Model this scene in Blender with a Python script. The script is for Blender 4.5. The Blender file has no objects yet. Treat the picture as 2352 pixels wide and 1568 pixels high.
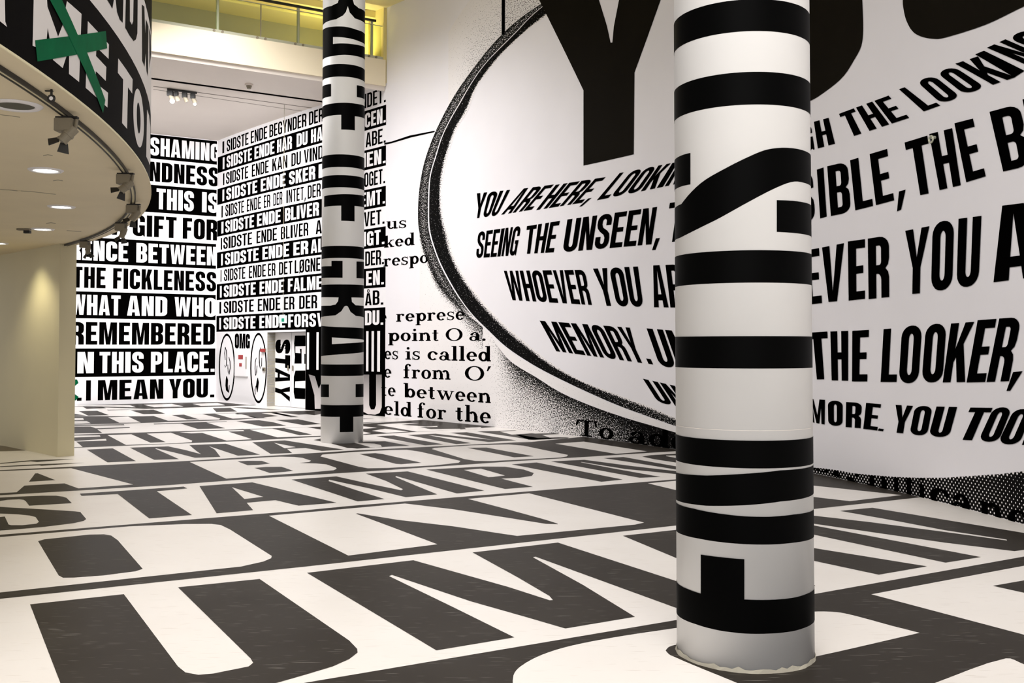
import bpy, bmesh, math, random
import numpy as np
from mathutils import Vector, Matrix
from mathutils.geometry import tessellate_polygon

S = bpy.context.scene
COL = S.collection
random.seed(7)

# ------------------------------------------------------------------ camera
F = 2300.0; H = 1.6; PITCH = math.radians(1.6); CX = 1176.0
CY = 798 - F * math.tan(PITCH)
cam = bpy.data.cameras.new('camera'); camo = bpy.data.objects.new('camera', cam); COL.objects.link(camo)
camo.location = (0, 0, H); camo.rotation_euler = (math.pi / 2 + PITCH, 0, 0)
cam.sensor_width = 36; cam.lens = F / 2352 * 36
cam.shift_y = (CY - 784) / 2352
S.camera = camo

# ------------------------------------------------------------------ world, lights, exposure
S.view_settings.view_transform = 'Standard'; S.view_settings.look = 'None'
S.view_settings.gamma = 1; S.view_settings.use_curve_mapping = False
S.view_settings.exposure = 0.0
W = bpy.data.worlds.new('world'); S.world = W; W.use_nodes = True
W.node_tree.nodes['Background'].inputs[0].default_value = (1.0, 0.985, 0.98, 1)
W.node_tree.nodes['Background'].inputs[1].default_value = 0.70

def area(name, loc, aim, sx, sy, power, col=(1, 1, 1), spread=180):
    l = bpy.data.lights.new(name, 'AREA'); l.spread = math.radians(spread); l.shape = 'RECTANGLE'; l.size = sx; l.size_y = sy
    l.energy = power; l.color = col
    o = bpy.data.objects.new(name, l); COL.objects.link(o); o.location = loc
    d = Vector(aim) - Vector(loc)
    o.rotation_euler = d.to_track_quat('-Z', 'Y').to_euler()
    return o
def spot(name, loc, aim, power, ang, col=(1, 1, 1), rad=.05, blend=.6):
    l = bpy.data.lights.new(name, 'SPOT'); l.energy = power; l.color = col
    l.spot_size = math.radians(ang); l.spot_blend = blend; l.shadow_soft_size = rad
    o = bpy.data.objects.new(name, l); COL.objects.link(o); o.location = loc
    o.rotation_euler = (Vector(aim) - Vector(loc)).to_track_quat('-Z', 'Y').to_euler()
    return o
# unseen area lamps added to light the tall hall, mostly from under its ceiling
area('hall_fill', (-2.0, 8.0, 8.9), (-1.5, 9.0, 0), 5, 8, 360, (1.0, .985, .99), 130)
area('hall_fill', (-6.2, 18.6, 8.9), (-3.2, 20.6, 0), 3.5, 3.5, 420, (1.0, .98, .985), 118)
area('hall_fill', (0.0, 1.0, 8.9), (0.0, 3.0, 0), 6, 5, 300, (1.0, .98, .975), 130)
area('hall_fill', (-1.0, -5.0, 6.0), (1.0, 8.0, 1.5), 9, 5, 660, (1.0, .98, .975))  # added front fill behind the camera, brightens the near pillar
area('hall_fill', (-4.0, 12.0, 8.9), (-1.0, 24.0, 7.0), 5, 2, 90, (1.0, .97, .93), 110)  # added lamp that brightens the balcony fascia
# track lights under the low far ceiling, aimed at the two lettered walls
area('far_light', (-7.2, 23.2, 7.3), (-8.5, 28.8, 2.2), 4, 1.0, 300, (1.0, .985, .99), 120)
area('far_light', (-10.5, 22.0, 7.3), (-11.5, 28.0, 2.5), 4, 1.0, 200, (1.0, .98, .97), 120)

# ------------------------------------------------------------------ materials
def mat(name, col, rough=.6, metal=0, spec=.5, emis=None, noise=0, nscale=4, bump=0, bscale=30):
    m = bpy.data.materials.new(name); m.use_nodes = True
    nt = m.node_tree; b = nt.nodes['Principled BSDF']
    b.inputs['Base Color'].default_value = (*col, 1); b.inputs['Roughness'].default_value = rough
    b.inputs['Metallic'].default_value = metal
    b.inputs['Specular IOR Level'].default_value = spec
    if emis:
        b.inputs['Emission Color'].default_value = (*emis[0], 1); b.inputs['Emission Strength'].default_value = emis[1]
    tc = nt.nodes.new('ShaderNodeTexCoord')
    if noise:
        n = nt.nodes.new('ShaderNodeTexNoise'); n.inputs['Scale'].default_value = nscale; n.inputs['Detail'].default_value = 5
        nt.links.new(tc.outputs['Object'], n.inputs['Vector'])
        r = nt.nodes.new('ShaderNodeMapRange'); r.inputs[1].default_value = .3; r.inputs[2].default_value = .7
        r.inputs[3].default_value = 1 - noise; r.inputs[4].default_value = 1 + noise
        nt.links.new(n.outputs[0], r.inputs[0])
        h = nt.nodes.new('ShaderNodeHueSaturation'); h.inputs['Color'].default_value = (*col, 1)
        nt.links.new(r.outputs[0], h.inputs['Value']); nt.links.new(h.outputs[0], b.inputs['Base Color'])
    if bump:
        n = nt.nodes.new('ShaderNodeTexNoise'); n.inputs['Scale'].default_value = bscale
        nt.links.new(tc.outputs['Object'], n.inputs['Vector'])
        bp = nt.nodes.new('ShaderNodeBump'); bp.inputs['Strength'].default_value = bump; bp.inputs['Distance'].default_value = .01
        nt.links.new(n.outputs[0], bp.inputs['Height']); nt.links.new(bp.outputs[0], b.inputs['Normal'])
    return m

def floor_mat(name, base, scratch, amount, rough, blotch=.10):
    """vinyl with fine scuffs and short scratches"""
    m = mat(name, base, rough, spec=.4); nt = m.node_tree; b = nt.nodes['Principled BSDF']; L = nt.links.new
    tc = nt.nodes['Texture Coordinate']
    fac = None
    for ang, sc in ((.35, 1.0), (1.3, 1.3), (2.3, .9)):
        mp = nt.nodes.new('ShaderNodeMapping'); mp.inputs['Rotation'].default_value = (0, 0, ang)
        mp.inputs['Scale'].default_value = (3.0 * sc, 55 * sc, 1)
        L(tc.outputs['Object'], mp.inputs['Vector'])
        n = nt.nodes.new('ShaderNodeTexNoise'); n.inputs['Scale'].default_value = 1.6; n.inputs['Detail'].default_value = 1
        L(mp.outputs[0], n.inputs['Vector'])
        r = nt.nodes.new('ShaderNodeMapRange'); r.inputs[1].default_value = .71; r.inputs[2].default_value = .76
        L(n.outputs[0], r.inputs[0])
        if fac is None: fac = r.outputs[0]
        else:
            a = nt.nodes.new('ShaderNodeMath'); a.operation = 'MAXIMUM'; L(fac, a.inputs[0]); L(r.outputs[0], a.inputs[1]); fac = a.outputs[0]
    big = nt.nodes.new('ShaderNodeTexNoise'); big.inputs['Scale'].default_value = 1.3; big.inputs['Detail'].default_value = 6
    L(tc.outputs['Object'], big.inputs['Vector'])
    br = nt.nodes.new('ShaderNodeMapRange'); br.inputs[1].default_value = .35; br.inputs[2].default_value = .7
    br.inputs[3].default_value = .0; br.inputs[4].default_value = blotch
    L(big.outputs[0], br.inputs[0])
    mu = nt.nodes.new('ShaderNodeMath'); mu.operation = 'MULTIPLY_ADD'; mu.inputs[1].default_value = amount
    L(fac, mu.inputs[0]); L(br.outputs[0], mu.inputs[2])
    mx = nt.nodes.new('ShaderNodeMix'); mx.data_type = 'RGBA'
    mx.inputs[6].default_value = (*base, 1); mx.inputs[7].default_value = (*scratch, 1)
    L(mu.outputs[0], mx.inputs[0]); L(mx.outputs[2], b.inputs['Base Color'])
    return m

WHITE = mat('white_vinyl', (.82, .80, .835), .5, spec=.3, noise=.02, nscale=.8, bump=.15, bscale=2.5)
WHITE2 = mat('white_print', (.84, .825, .845), .55, spec=.3)
PWHITE = mat('pillar_vinyl', (.78, .77, .76), .42, spec=.4, noise=.02, nscale=2, bump=.1, bscale=3)
INK = mat('black_ink', (.0008, .0007, .0007), .8, spec=.0)
INKP = mat('pillar_ink', (.0008, .0008, .0008), .5, spec=.03)
FW = floor_mat('floor_white', (.81, .775, .745), (.45, .38, .32), .5, .32)
FB = floor_mat('floor_charcoal', (.027, .0225, .0185), (.36, .34, .31), .4, .40, .02)
FB.node_tree.nodes['Principled BSDF'].inputs['IOR'].default_value = 1.28
FB.node_tree.nodes['Principled BSDF'].inputs['Specular IOR Level'].default_value = .12
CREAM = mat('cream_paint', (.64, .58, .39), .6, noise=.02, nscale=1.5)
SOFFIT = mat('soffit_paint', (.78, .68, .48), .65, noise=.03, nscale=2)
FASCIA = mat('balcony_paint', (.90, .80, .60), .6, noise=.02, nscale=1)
GREYC = mat('ceiling_plaster', (.78, .71, .65), .75, noise=.02, nscale=.6)
OLIVE = mat('olive_wall', (.34, .32, .24), .7, noise=.03, nscale=1)
YELLOW = mat('yellow_wall', (.80, .70, .30), .6)
GREY = mat('grey_metal', (.23, .20, .145), .5, spec=.4)
DARK = mat('dark_metal', (.008, .007, .006), .5)
STEEL = mat('steel', (.55, .56, .45), .35, metal=.4)
GREEN = mat('green_paint', (.0, .095, .035), .6, spec=.05, noise=.15, nscale=6)
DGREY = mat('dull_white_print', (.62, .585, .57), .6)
DRUMBLK = mat('drum_black', (.003, .0025, .0025), .6, spec=.02)
RED = mat('red_print', (.35, .03, .03), .5)
LAMP = mat('lamp_lens', (1, 1, 1), .4, emis=((1, .97, .9), 9))
SIGN = mat('exit_sign_face', (.55, .9, .75), .4, emis=((.55, 1, .85), 1.2))
GLASS = mat('tinted_glass', (.80, .86, .70), .05)
g = GLASS.node_tree.nodes['Principled BSDF']; g.inputs['Transmission Weight'].default_value = 1; g.inputs['IOR'].default_value = 1.03; g.inputs['Specular IOR Level'].default_value = .05; g.inputs['Roughness'].default_value = 0
VENT = mat('vent_grille', (.07, .07, .05), .6)
JOINT = mat('joint_line', (.16, .13, .10), .8)

def grad_mat(name, z0, z1, c0, c1):
    m = mat(name, c0, .55); nt = m.node_tree; L = nt.links.new
    ge = nt.nodes.new('ShaderNodeTexCoord'); sp = nt.nodes.new('ShaderNodeSeparateXYZ'); L(ge.outputs['Object'], sp.inputs[0])
    r = nt.nodes.new('ShaderNodeMapRange'); r.inputs[1].default_value = z0; r.inputs[2].default_value = z1
    L(sp.outputs[2], r.inputs[0])
    mx = nt.nodes.new('ShaderNodeMix'); mx.data_type = 'RGBA'; mx.inputs[6].default_value = (*c0, 1); mx.inputs[7].default_value = (*c1, 1)
    L(r.outputs[0], mx.inputs[0]); L(mx.outputs[2], nt.nodes['Principled BSDF'].inputs['Base Color'])
    return m

def grain_mat(name, scale, dots=False):
    """printed photographic grain: a point attribute 'ink_share' sets how much ink there is"""
    m = mat(name, (.8, .78, .78), .6, spec=.05); nt = m.node_tree; L = nt.links.new
    at = nt.nodes.new('ShaderNodeAttribute'); at.attribute_name = 'ink_share'
    uv = nt.nodes.new('ShaderNodeUVMap'); uv.uv_map = 'uv'
    if not dots:
        n = nt.nodes.new('ShaderNodeTexNoise'); n.inputs['Scale'].default_value = scale; n.inputs['Detail'].default_value = 2
        n.inputs['Roughness'].default_value = .7
        L(uv.outputs[0], n.inputs['Vector']); val = n.outputs[0]
        lo, hi = .30, .68
    else:
        mp = nt.nodes.new('ShaderNodeMapping'); mp.inputs['Rotation'].default_value = (0, 0, math.radians(45)); L(uv.outputs[0], mp.inputs[0])
        sp = nt.nodes.new('ShaderNodeSeparateXYZ'); L(mp.outputs[0], sp.inputs[0])
        cs = []
        for k in (0, 1):
            a = nt.nodes.new('ShaderNodeMath'); a.operation = 'MULTIPLY'; a.inputs[1].default_value = scale; L(sp.outputs[k], a.inputs[0])
            c = nt.nodes.new('ShaderNodeMath'); c.operation = 'COSINE'; L(a.outputs[0], c.inputs[0]); cs.append(c)
        ad = nt.nodes.new('ShaderNodeMath'); ad.operation = 'ADD'; L(cs[0].outputs[0], ad.inputs[0]); L(cs[1].outputs[0], ad.inputs[1])
        val = ad.outputs[0]; lo, hi = -2.0, 2.0
    r = nt.nodes.new('ShaderNodeMapRange'); r.inputs[3].default_value = lo; r.inputs[4].default_value = hi; L(at.outputs['Fac'], r.inputs[0])
    cp = nt.nodes.new('ShaderNodeMath'); cp.operation = 'LESS_THAN'; L(val, cp.inputs[0]); L(r.outputs[0], cp.inputs[1])
    mx = nt.nodes.new('ShaderNodeMix'); mx.data_type = 'RGBA'; mx.inputs[6].default_value = (.83, .80, .80, 1); mx.inputs[7].default_value = (.0012, .001, .001, 1)
    L(cp.outputs[0], mx.inputs[0]); L(mx.outputs[2], nt.nodes['Principled BSDF'].inputs['Base Color'])
    return m
GRAIN = grain_mat('photo_grain', 42)
DOTS = grain_mat('halftone_dots', 150, True)

# ------------------------------------------------------------------ pixel <-> place
def ray(px, py):
    x = (px - CX) / F; y = (CY - py) / F
    return np.array([x, math.cos(PITCH) - y * math.sin(PITCH), y * math.cos(PITCH) + math.sin(PITCH)])
def onz(px, py, z=0.0):
    r = ray(px, py); t = (z - H) / r[2]; return r[:2] * t

class FloorS:
    breaks = None
    def at(s, px, py): q = onz(px, py, s.z); return (q[0], q[1])
    def to3(s, u, v, off): return (u, v, s.z + s.sg * off)
    def nrm(s, u, v): return (0, 0, s.sg)
    def __init__(s, z=0.0, sg=1): s.z = z; s.sg = sg
class PlaneS:
    """vertical plane through o along unit d; faces the side n"""
    breaks = None
    def __init__(s, o, d, n): s.o = np.array(o, float); s.d = np.array(d, float) / np.linalg.norm(d); s.n = np.array(n, float) / np.linalg.norm(n)
    def at(s, px, py):
        r = ray(px, py); M = np.array([[r[0], -s.d[0]], [r[1], -s.d[1]]]); t, u = np.linalg.solve(M, s.o)
        return (u, H + t * r[2])
    def to3(s, u, v, off): p = s.o + s.d * u + s.n * off; return (p[0], p[1], v)
    def nrm(s, u, v): return (s.n[0], s.n[1], 0)
class CurveS:
    """the long concave hall wall, a smooth curve in plan; u = arc length"""
    def __init__(s):
        a0 = np.array([-8.68983551, 29.57854315]); u = np.array([.54497301, -.83845359]); v = np.array([-.83845359, -.54497301])
        c = [0.00064539, -0.01116543, -0.11060449, -0.05914787]
        t = np.linspace(0, 30, 121)
        k = np.where(t < 24.5, np.polyval(c, np.minimum(t, 24.5)), 0)
        sl = np.polyval(np.polyder(np.array(c)), 24.5)
        k = np.where(t >= 24.5, np.polyval(c, 24.5) + sl * (t - 24.5), k)
        P = a0[None] + t[:, None] * u[None] + k[:, None] * v[None]
        s.P = P; s.L = np.concatenate([[0], np.cumsum(np.hypot(*np.diff(P, axis=0).T))]); s.breaks = list(s.L)
    def at(s, px, py):
        r = ray(px, py); rr = r[:2]
        cr = rr[0] * s.P[:, 1] - rr[1] * s.P[:, 0]
        idx = np.where(np.sign(cr[:-1]) != np.sign(cr[1:]))[0]
        if len(idx) == 0: i = 0 if abs(cr[0]) < abs(cr[-1]) else len(cr) - 2
        else: i = idx[0]
        f = cr[i] / (cr[i] - cr[i + 1]) if cr[i] != cr[i + 1] else 0
        q = s.P[i] + f * (s.P[i + 1] - s.P[i]); t = q[1] / rr[1]
        return (s.L[i] + f * (s.L[i + 1] - s.L[i]), H + t * r[2])
    def _l(s, u):
        i = int(np.clip(np.searchsorted(s.L, u + 1e-7) - 1, 0, len(s.L) - 2)); f = (u - s.L[i]) / (s.L[i + 1] - s.L[i]); d = s.P[i + 1] - s.P[i]
        return s.P[i] + f * d, d / np.linalg.norm(d)
    def to3(s, u, v, off):
        q, d = s._l(u); n = np.array([d[1], -d[0]])  # towards the room
        if n @ (np.array([0.0, 8.0]) - q) < 0: n = -n
        q = q + n * off; return (q[0], q[1], v)
    def nrm(s, u, v):
        q, d = s._l(u); n = np.array([d[1], -d[0]])
        if n @ (np.array([0.0, 8.0]) - q) < 0: n = -n
        return (n[0], n[1], 0)
class CylS:
    def __init__(s, c, R, step=5):
        s.c = np.array(c, float); s.R = R; s.st = math.radians(step) * R
        s.breaks = [k * s.st for k in range(int(-360 / step), int(360 / step) + 1)]
        s.a0 = math.atan2(-s.c[1], -s.c[0])      # u=0 looks at the camera
    def at(s, px, py):
        r = ray(px, py); d = r[:2]; A = d @ d; B = -2 * (d @ s.c); C = s.c @ s.c - s.R ** 2; D = B * B - 4 * A * C
        t = (-B - math.sqrt(max(D, 0))) / (2 * A); p = d * t - s.c
        a = math.atan2(p[1], p[0]) - s.a0; a = (a + math.pi) % (2 * math.pi) - math.pi
        return (a * s.R, H + t * r[2])
    def to3(s, u, v, off):
        # stays on the flat facets between the break lines
        k = math.floor(u / s.st + 1e-6); f = u / s.st - k
        a1 = s.a0 + k * s.st / s.R; a2 = s.a0 + (k + 1) * s.st / s.R; R = s.R + off
        x = (1 - f) * math.cos(a1) + f * math.cos(a2); y = (1 - f) * math.sin(a1) + f * math.sin(a2)
        return (s.c[0] + R * x, s.c[1] + R * y, v)
    def nrm(s, u, v): a = s.a0 + u / s.R; return (math.cos(a), math.sin(a), 0)

# ------------------------------------------------------------------ mesh helpers
def link(name, me, m, parent=None, **props):
    o = bpy.data.objects.new(name, me); COL.objects.link(o)
    if m is not None: me.materials.append(m)
    if parent is not None: o.parent = parent
    for k, v in props.items(): o[k] = v
    return o
def obj_bm(name, bm, m, parent=None, smooth=False, **props):
    me = bpy.data.meshes.new(name); bmesh.ops.recalc_face_normals(bm, faces=bm.faces[:]); bm.to_mesh(me); bm.free()
    if smooth:
        for p in me.polygons: p.use_smooth = True
    return link(name, me, m, parent, **props)
def add_box(bm, c, s, rot=None):
    r = bmesh.ops.create_cube(bm, size=1); M = Matrix.Translation(c) @ (rot.to_4x4() if rot else Matrix()) @ Matrix.Diagonal((*s, 1))
    bmesh.ops.transform(bm, matrix=M, verts=r['verts']); return r['verts']
def add_cyl(bm, p0, p1, r0, r1=None, n=16, caps=True):
    p0 = Vector(p0); p1 = Vector(p1); d = p1 - p0; r1 = r0 if r1 is None else r1
    r = bmesh.ops.create_cone(bm, cap_ends=caps, segments=n, radius1=r0, radius2=r1, depth=d.length)
    M = Matrix.Translation((p0 + p1) / 2) @ d.to_track_quat('Z', 'Y').to_matrix().to_4x4()
    bmesh.ops.transform(bm, matrix=M, verts=r['verts'])
def box_obj(name, c, s, m, parent=None, rot=None, bevel=0, **props):
    bm = bmesh.new(); add_box(bm, c, s, rot)
    if bevel: bmesh.ops.bevel(bm, geom=bm.edges[:], offset=bevel, segments=2, affect='EDGES')
    return obj_bm(name, bm, m, parent, **props)
def empty(name, loc, **props):
    o = bpy.data.objects.new(name, None); COL.objects.link(o); o.location = loc
    for k, v in props.items(): o[k] = v
    return o
def keep(o, parent):   # parent while keeping world coordinates (parents here are only translated)
    o.parent = parent; o.matrix_parent_inverse = Matrix.Translation(parent.location).inverted(); return o

def clean(pts):
    out = []
    for p in pts:
        if not out or abs(p[0] - out[-1][0]) + abs(p[1] - out[-1][1]) > 1e-6: out.append(tuple(p))
    if len(out) > 2 and abs(out[0][0] - out[-1][0]) + abs(out[0][1] - out[-1][1]) < 1e-6: out.pop()
    return out
STEP = .0011
def print_on(surf, polys, m, layer=1, name='letter', parent=None, **props):
    """flat print: polygons given in surface coordinates, laid on the surface"""
    bm = bmesh.new()
    for outer, holes in polys:
        loops = [clean(outer)] + [clean(h) for h in holes]
        if len(loops[0]) < 3: continue
        flat = [p for l in loops for p in l]
        vs = [bm.verts.new((p[0], p[1], 0)) for p in flat]
        for t in tessellate_polygon([[Vector((p[0], p[1], 0)) for p in l] for l in loops]):
            try: bm.faces.new([vs[i] for i in t])
            except ValueError: pass
    if not bm.faces: bm.free(); return None
    if surf.breaks:
        us = [v.co.x for v in bm.verts]; lo, hi = min(us), max(us)
        for b in surf.breaks:
            if lo + 1e-5 < b < hi - 1e-5:
                bmesh.ops.bisect_plane(bm, geom=bm.verts[:] + bm.edges[:] + bm.faces[:], plane_co=(b, 0, 0), plane_no=(1, 0, 0), dist=1e-6)
    uvl = bm.loops.layers.uv.new('uv')
    for f in bm.faces:
        for l in f.loops: l[uvl].uv = (l.vert.co.x, l.vert.co.y)
    nr = []
    # bias every face's vertices to the facet that the face lies on
    co = {}
    for v in bm.verts:
        u, w = v.co.x, v.co.y; nr.append(surf.nrm(u, w)); co[v] = surf.to3(u, w, STEP * layer)
    for v, c in co.items(): v.co = c
    for f in bm.faces: f.normal_update()
    for f in bm.faces:
        if f.normal.dot(Vector(surf.nrm(*f.loops[0][uvl].uv))) < 0: f.normal_flip()
    me = bpy.data.meshes.new(name); bm.to_mesh(me); bm.free()
    if isinstance(surf, (CylS, CurveS)):
        for p in me.polygons: p.use_smooth = True
        me.normals_split_custom_set_from_vertices(nr)
    return link(name, me, m, parent, **props)

def crop(ox, oy, k):
    return lambda pts: [(ox + x / k, oy + y / k) for x, y in pts]
c1 = crop(0, 900, 2.3475); c2 = crop(700, 900, 2.3478); c3 = crop(1452, 900, 2.3478)
r1 = crop(150, 915, 5.88); r2 = crop(450, 915, 5.88); r3 = crop(820, 940, 5.88); r4 = crop(1180, 960, 5.88)
r5 = crop(1850, 1040, 4.685); r6 = crop(0, 1020, 5.88)
k3 = crop(480, 0, 2.94); k4 = crop(480, 500, 2.613); k5 = crop(900, 0, 2.94); k6 = crop(900, 500, 2.613)
k7 = crop(1552, 0, 2.94); k8 = crop(1552, 500, 2.613); d4 = crop(0, 0, 3.92); kb = crop(490, 750, 7.842)
raw = lambda pts: list(pts)
def pxpoly(surf, pts, holes=()):
    return ([surf.at(*p) for p in pts], [[surf.at(*p) for p in h] for h in holes])

def resample(pts, n):
    P = np.array(pts, float); L = np.concatenate([[0], np.cumsum(np.hypot(*np.diff(P, axis=0).T))]); t = np.linspace(0, L[-1], n)
    # gentle smoothing through Catmull-Rom on the parameter
    out = []
    for x in t:
        i = int(np.clip(np.searchsorted(L, x) - 1, 0, len(P) - 2)); f = (x - L[i]) / (L[i + 1] - L[i])
        p0 = P[max(i - 1, 0)]; p1 = P[i]; p2 = P[i + 1]; p3 = P[min(i + 2, len(P) - 1)]
        out.append(.5 * ((2 * p1) + (-p0 + p2) * f + (2 * p0 - 5 * p1 + 4 * p2 - p3) * f * f + (-p0 + 3 * p1 - 3 * p2 + p3) * f ** 3))
    return np.array(out)
# ------------------------------------------------------------------ glyphs: heavy condensed grotesque, unit box
def corner(cx, cy, rx, ry, a0, a1, n=5):
    return [(cx + rx * math.cos(math.radians(a0 + (a1 - a0) * i / n)), cy + ry * math.sin(math.radians(a0 + (a1 - a0) * i / n))) for i in range(n + 1)]
def rr(x0, y0, x1, y1, rx, ry, which='1111'):   # corners: BL BR TR TL
    p = []
    p += corner(x0 + rx, y0 + ry, rx, ry, 180, 270) if which[0] == '1' else [(x0, y0)]
    p += corner(x1 - rx, y0 + ry, rx, ry, 270, 360) if which[1] == '1' else [(x1, y0)]
    p += corner(x1 - rx, y1 - ry, rx, ry, 0, 90) if which[2] == '1' else [(x1, y1)]
    p += corner(x0 + rx, y1 - ry, rx, ry, 90, 180) if which[3] == '1' else [(x0, y1)]
    return p
WID = {'I': .46, 'M': 1.38, 'W': 1.42, ' ': .55, '.': .42, ',': .42, "'": .4, 'A': 1.06, 'L': .86, 'T': .92, 'E': .88, 'F': .84, 'Y': 1.04, 'V': 1.02, 'K': 1.04}
def glyph(ch, t=.36, b=.15):
    w = WID.get(ch, 1.0); t = t / w if ch != 'I' else 1
    if ch in ('M', 'W'): t = t * .92
    ri = max(.02, (1 - 2 * t) / 2)
    if ch in 'OØ':
        g = [(rr(0, 0, 1, 1, .46, .2), [rr(t, b, 1 - t, 1 - b, ri, .1)])]
        if ch == 'Ø': g.append(([(-.1, -.04), (.08, -.04), (1.1, 1.04), (.92, 1.04)], []))
        return g
    if ch == 'D': return [(rr(0, 0, 1, 1, .46, .18, '0110'), [rr(t, b, 1 - t, 1 - b, ri * .9, .08, '0110')])]
    if ch == 'U':
        return [([(0, 1)] + corner(.46, .2, .46, .2, 180, 270) + corner(.54, .2, .46, .2, 270, 360) + [(1, 1), (1 - t, 1)] + corner(1 - t - ri, b + .09, ri, .09, 360, 270) + corner(t + ri, b + .09, ri, .09, 270, 180) + [(t, 1)], [])]
    if ch in 'CG':
        o = [(1, .66)] + corner(.54, .8, .46, .2, 0, 90) + corner(.46, .8, .46, .2, 90, 180) + corner(.46, .2, .46, .2, 180, 270)
        inn = corner(t + ri, b + .09, ri, .09, 270, 180) + corner(t + ri, 1 - b - .09, ri, .09, 180, 90) + corner(1 - t - ri, 1 - b - .09, ri, .09, 90, 0) + [(1 - t, .66)]
        if ch == 'C': return [(o + corner(.54, .2, .46, .2, 270, 360) + [(1, .36), (1 - t, .36)] + corner(1 - t - ri, b + .09, ri, .09, 360, 270) + inn, [])]
        return [(o + corner(.54, .2, .46, .2, 270, 300) + [(.85, .06), (.9, 0), (1, 0), (1, .52), (.52, .52), (.52, .4), (1 - t, .4)] + corner(1 - t - ri, b + .09, ri, .09, 360, 270) + inn, [])]
    if ch == 'S':
        return [([(1, .67)] + corner(.54, .8, .46, .2, 0, 90) + corner(.46, .8, .46, .2, 90, 180) + [(0, .70), (.06, .6), (.25, .5), (.55, .4), (1 - t, .31)]
                 + corner(1 - t - ri, b + .08, ri, .08, 360, 270) + corner(t + ri, b + .08, ri, .08, 270, 180) + [(t, .35), (0, .35)]
                 + corner(.46, .2, .46, .2, 180, 270) + corner(.54, .2, .46, .2, 270, 360) + [(1, .30), (.95, .42), (.78, .51), (.45, .61), (t, .70)]
                 + corner(t + ri, 1 - b - .08, ri, .08, 180, 90) + corner(1 - t - ri, 1 - b - .08, ri, .08, 90, 0) + [(1 - t, .67)], [])]
    if ch == 'E': m = .5 - b * .45; return [([(0, 0), (1, 0), (1, b), (t, b), (t, m), (.9, m), (.9, m + b * .92), (t, m + b * .92), (t, 1 - b), (1, 1 - b), (1, 1), (0, 1)], [])]
    if ch == 'F': m = .47 - b * .45; return [([(0, 0), (t, 0), (t, m), (.9, m), (.9, m + b), (t, m + b), (t, 1 - b), (1, 1 - b), (1, 1), (0, 1)], [])]
    if ch == 'L': return [([(0, 0), (1, 0), (1, b), (t, b), (t, 1), (0, 1)], [])]
    if ch == 'T': return [([(.5 - t / 2, 0), (.5 + t / 2, 0), (.5 + t / 2, 1 - b), (1, 1 - b), (1, 1), (0, 1), (0, 1 - b), (.5 - t / 2, 1 - b)], [])]
    if ch == 'I': return [([(0, 0), (1, 0), (1, 1), (0, 1)], [])]
    if ch == 'H': m = .5 - b / 2; return [([(0, 0), (t, 0), (t, m), (1 - t, m), (1 - t, 0), (1, 0), (1, 1), (1 - t, 1), (1 - t, m + b), (t, m + b), (t, 1), (0, 1)], [])]
    if ch == 'P': return [([(0, 0), (t, 0), (t, .38)] + corner(.54, .56, .46, .18, 270, 360) + corner(.54, .82, .46, .18, 0, 90) + [(0, 1)], [rr(t, .38 + b, 1 - t, 1 - b, ri * .8, .07, '0110')])]
    if ch == 'R':
        return [([(0, 0), (t, 0), (t, .40), (.45, .40)] + corner(.45, .3, 1 - t - .45, .1, 90, 0, 4) + [(1 - t, 0), (1, 0), (1, .33), (.95, .42), (.82, .48), (.95, .54), (1, .64)] + corner(.54, .82, .46, .18, 0, 90) + [(0, 1)],
                 [rr(t, .40 + b, 1 - t, 1 - b, ri * .8, .06, '0110')])]
    if ch == 'B':
        return [([(0, 0)] + corner(.54, .17, .46, .17, 270, 360) + [(1, .36), (.95, .46), (.82, .51), (.95, .57), (1, .66)] + corner(.54, .83, .44, .17, 0, 90) + [(0, 1)],
                 [rr(t, b, 1 - t, .5 - b * .45, ri * .8, .06, '0110'), rr(t, .5 + b * .45, 1 - t, 1 - b, ri * .8, .06, '0110')])]
    if ch in 'AÅ':
        xi = lambda y: t * .95 + (.5 - t * .95) * (y / .9)
        g = [([(0, 0), (t * .95, 0), (xi(.17), .17), (1 - xi(.17), .17), (1 - t * .95, 0), (1, 0), (.5 + t * .62, 1), (.5 - t * .62, 1)], [[(xi(.31), .31), (1 - xi(.31), .31), (.5, .88)]])]
        if ch == 'Å':
            sc = .84; g = [([(x, y * sc) for x, y in o], [[(x, y * sc) for x, y in h] for h in hh]) for o, hh in g]
            g.append((rr(.3, .86, .7, 1.12, .2, .13), [rr(.41, .92, .59, 1.06, .09, .07)]))
        return g
    if ch == 'V': return [([(0, 1), (.5 - t * .6, 0), (.5 + t * .6, 0), (1, 1), (1 - t * .95, 1), (.5, .18), (t * .95, 1)], [])]
    if ch == 'W': return [([(0, 1), (.27 - t * .5, 0), (.27 + t * .5, 0), (.5, .62), (.73 - t * .5, 0), (.73 + t * .5, 0), (1, 1), (1 - t * .9, 1), (.73, .3), (.5 + t * .42, 1), (.5 - t * .42, 1), (.27, .3), (t * .9, 1)], [])]
    if ch == 'M': return [([(0, 0), (t, 0), (t, .68), (.5 - t * .45, 0), (.5 + t * .45, 0), (1 - t, .68), (1 - t, 0), (1, 0), (1, 1), (1 - t * 1.35, 1), (.5, .34), (t * 1.35, 1), (0, 1)], [])]
    if ch == 'N': return [([(0, 0), (t * .92, 0), (t * .92, .6), (1 - t * 1.1, 0), (1, 0), (1, 1), (1 - t * .92, 1), (1 - t * .92, .42), (t * 1.1, 1), (0, 1)], [])]
    if ch == 'K': return [([(0, 0), (t, 0), (t, .34), (t * 1.25, .42), (1 - t * 1.1, 0), (1, 0), (t * 1.95, .64), (1, 1), (1 - t * 1.08, 1), (t, .56), (t, 1), (0, 1)], [])]
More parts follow.
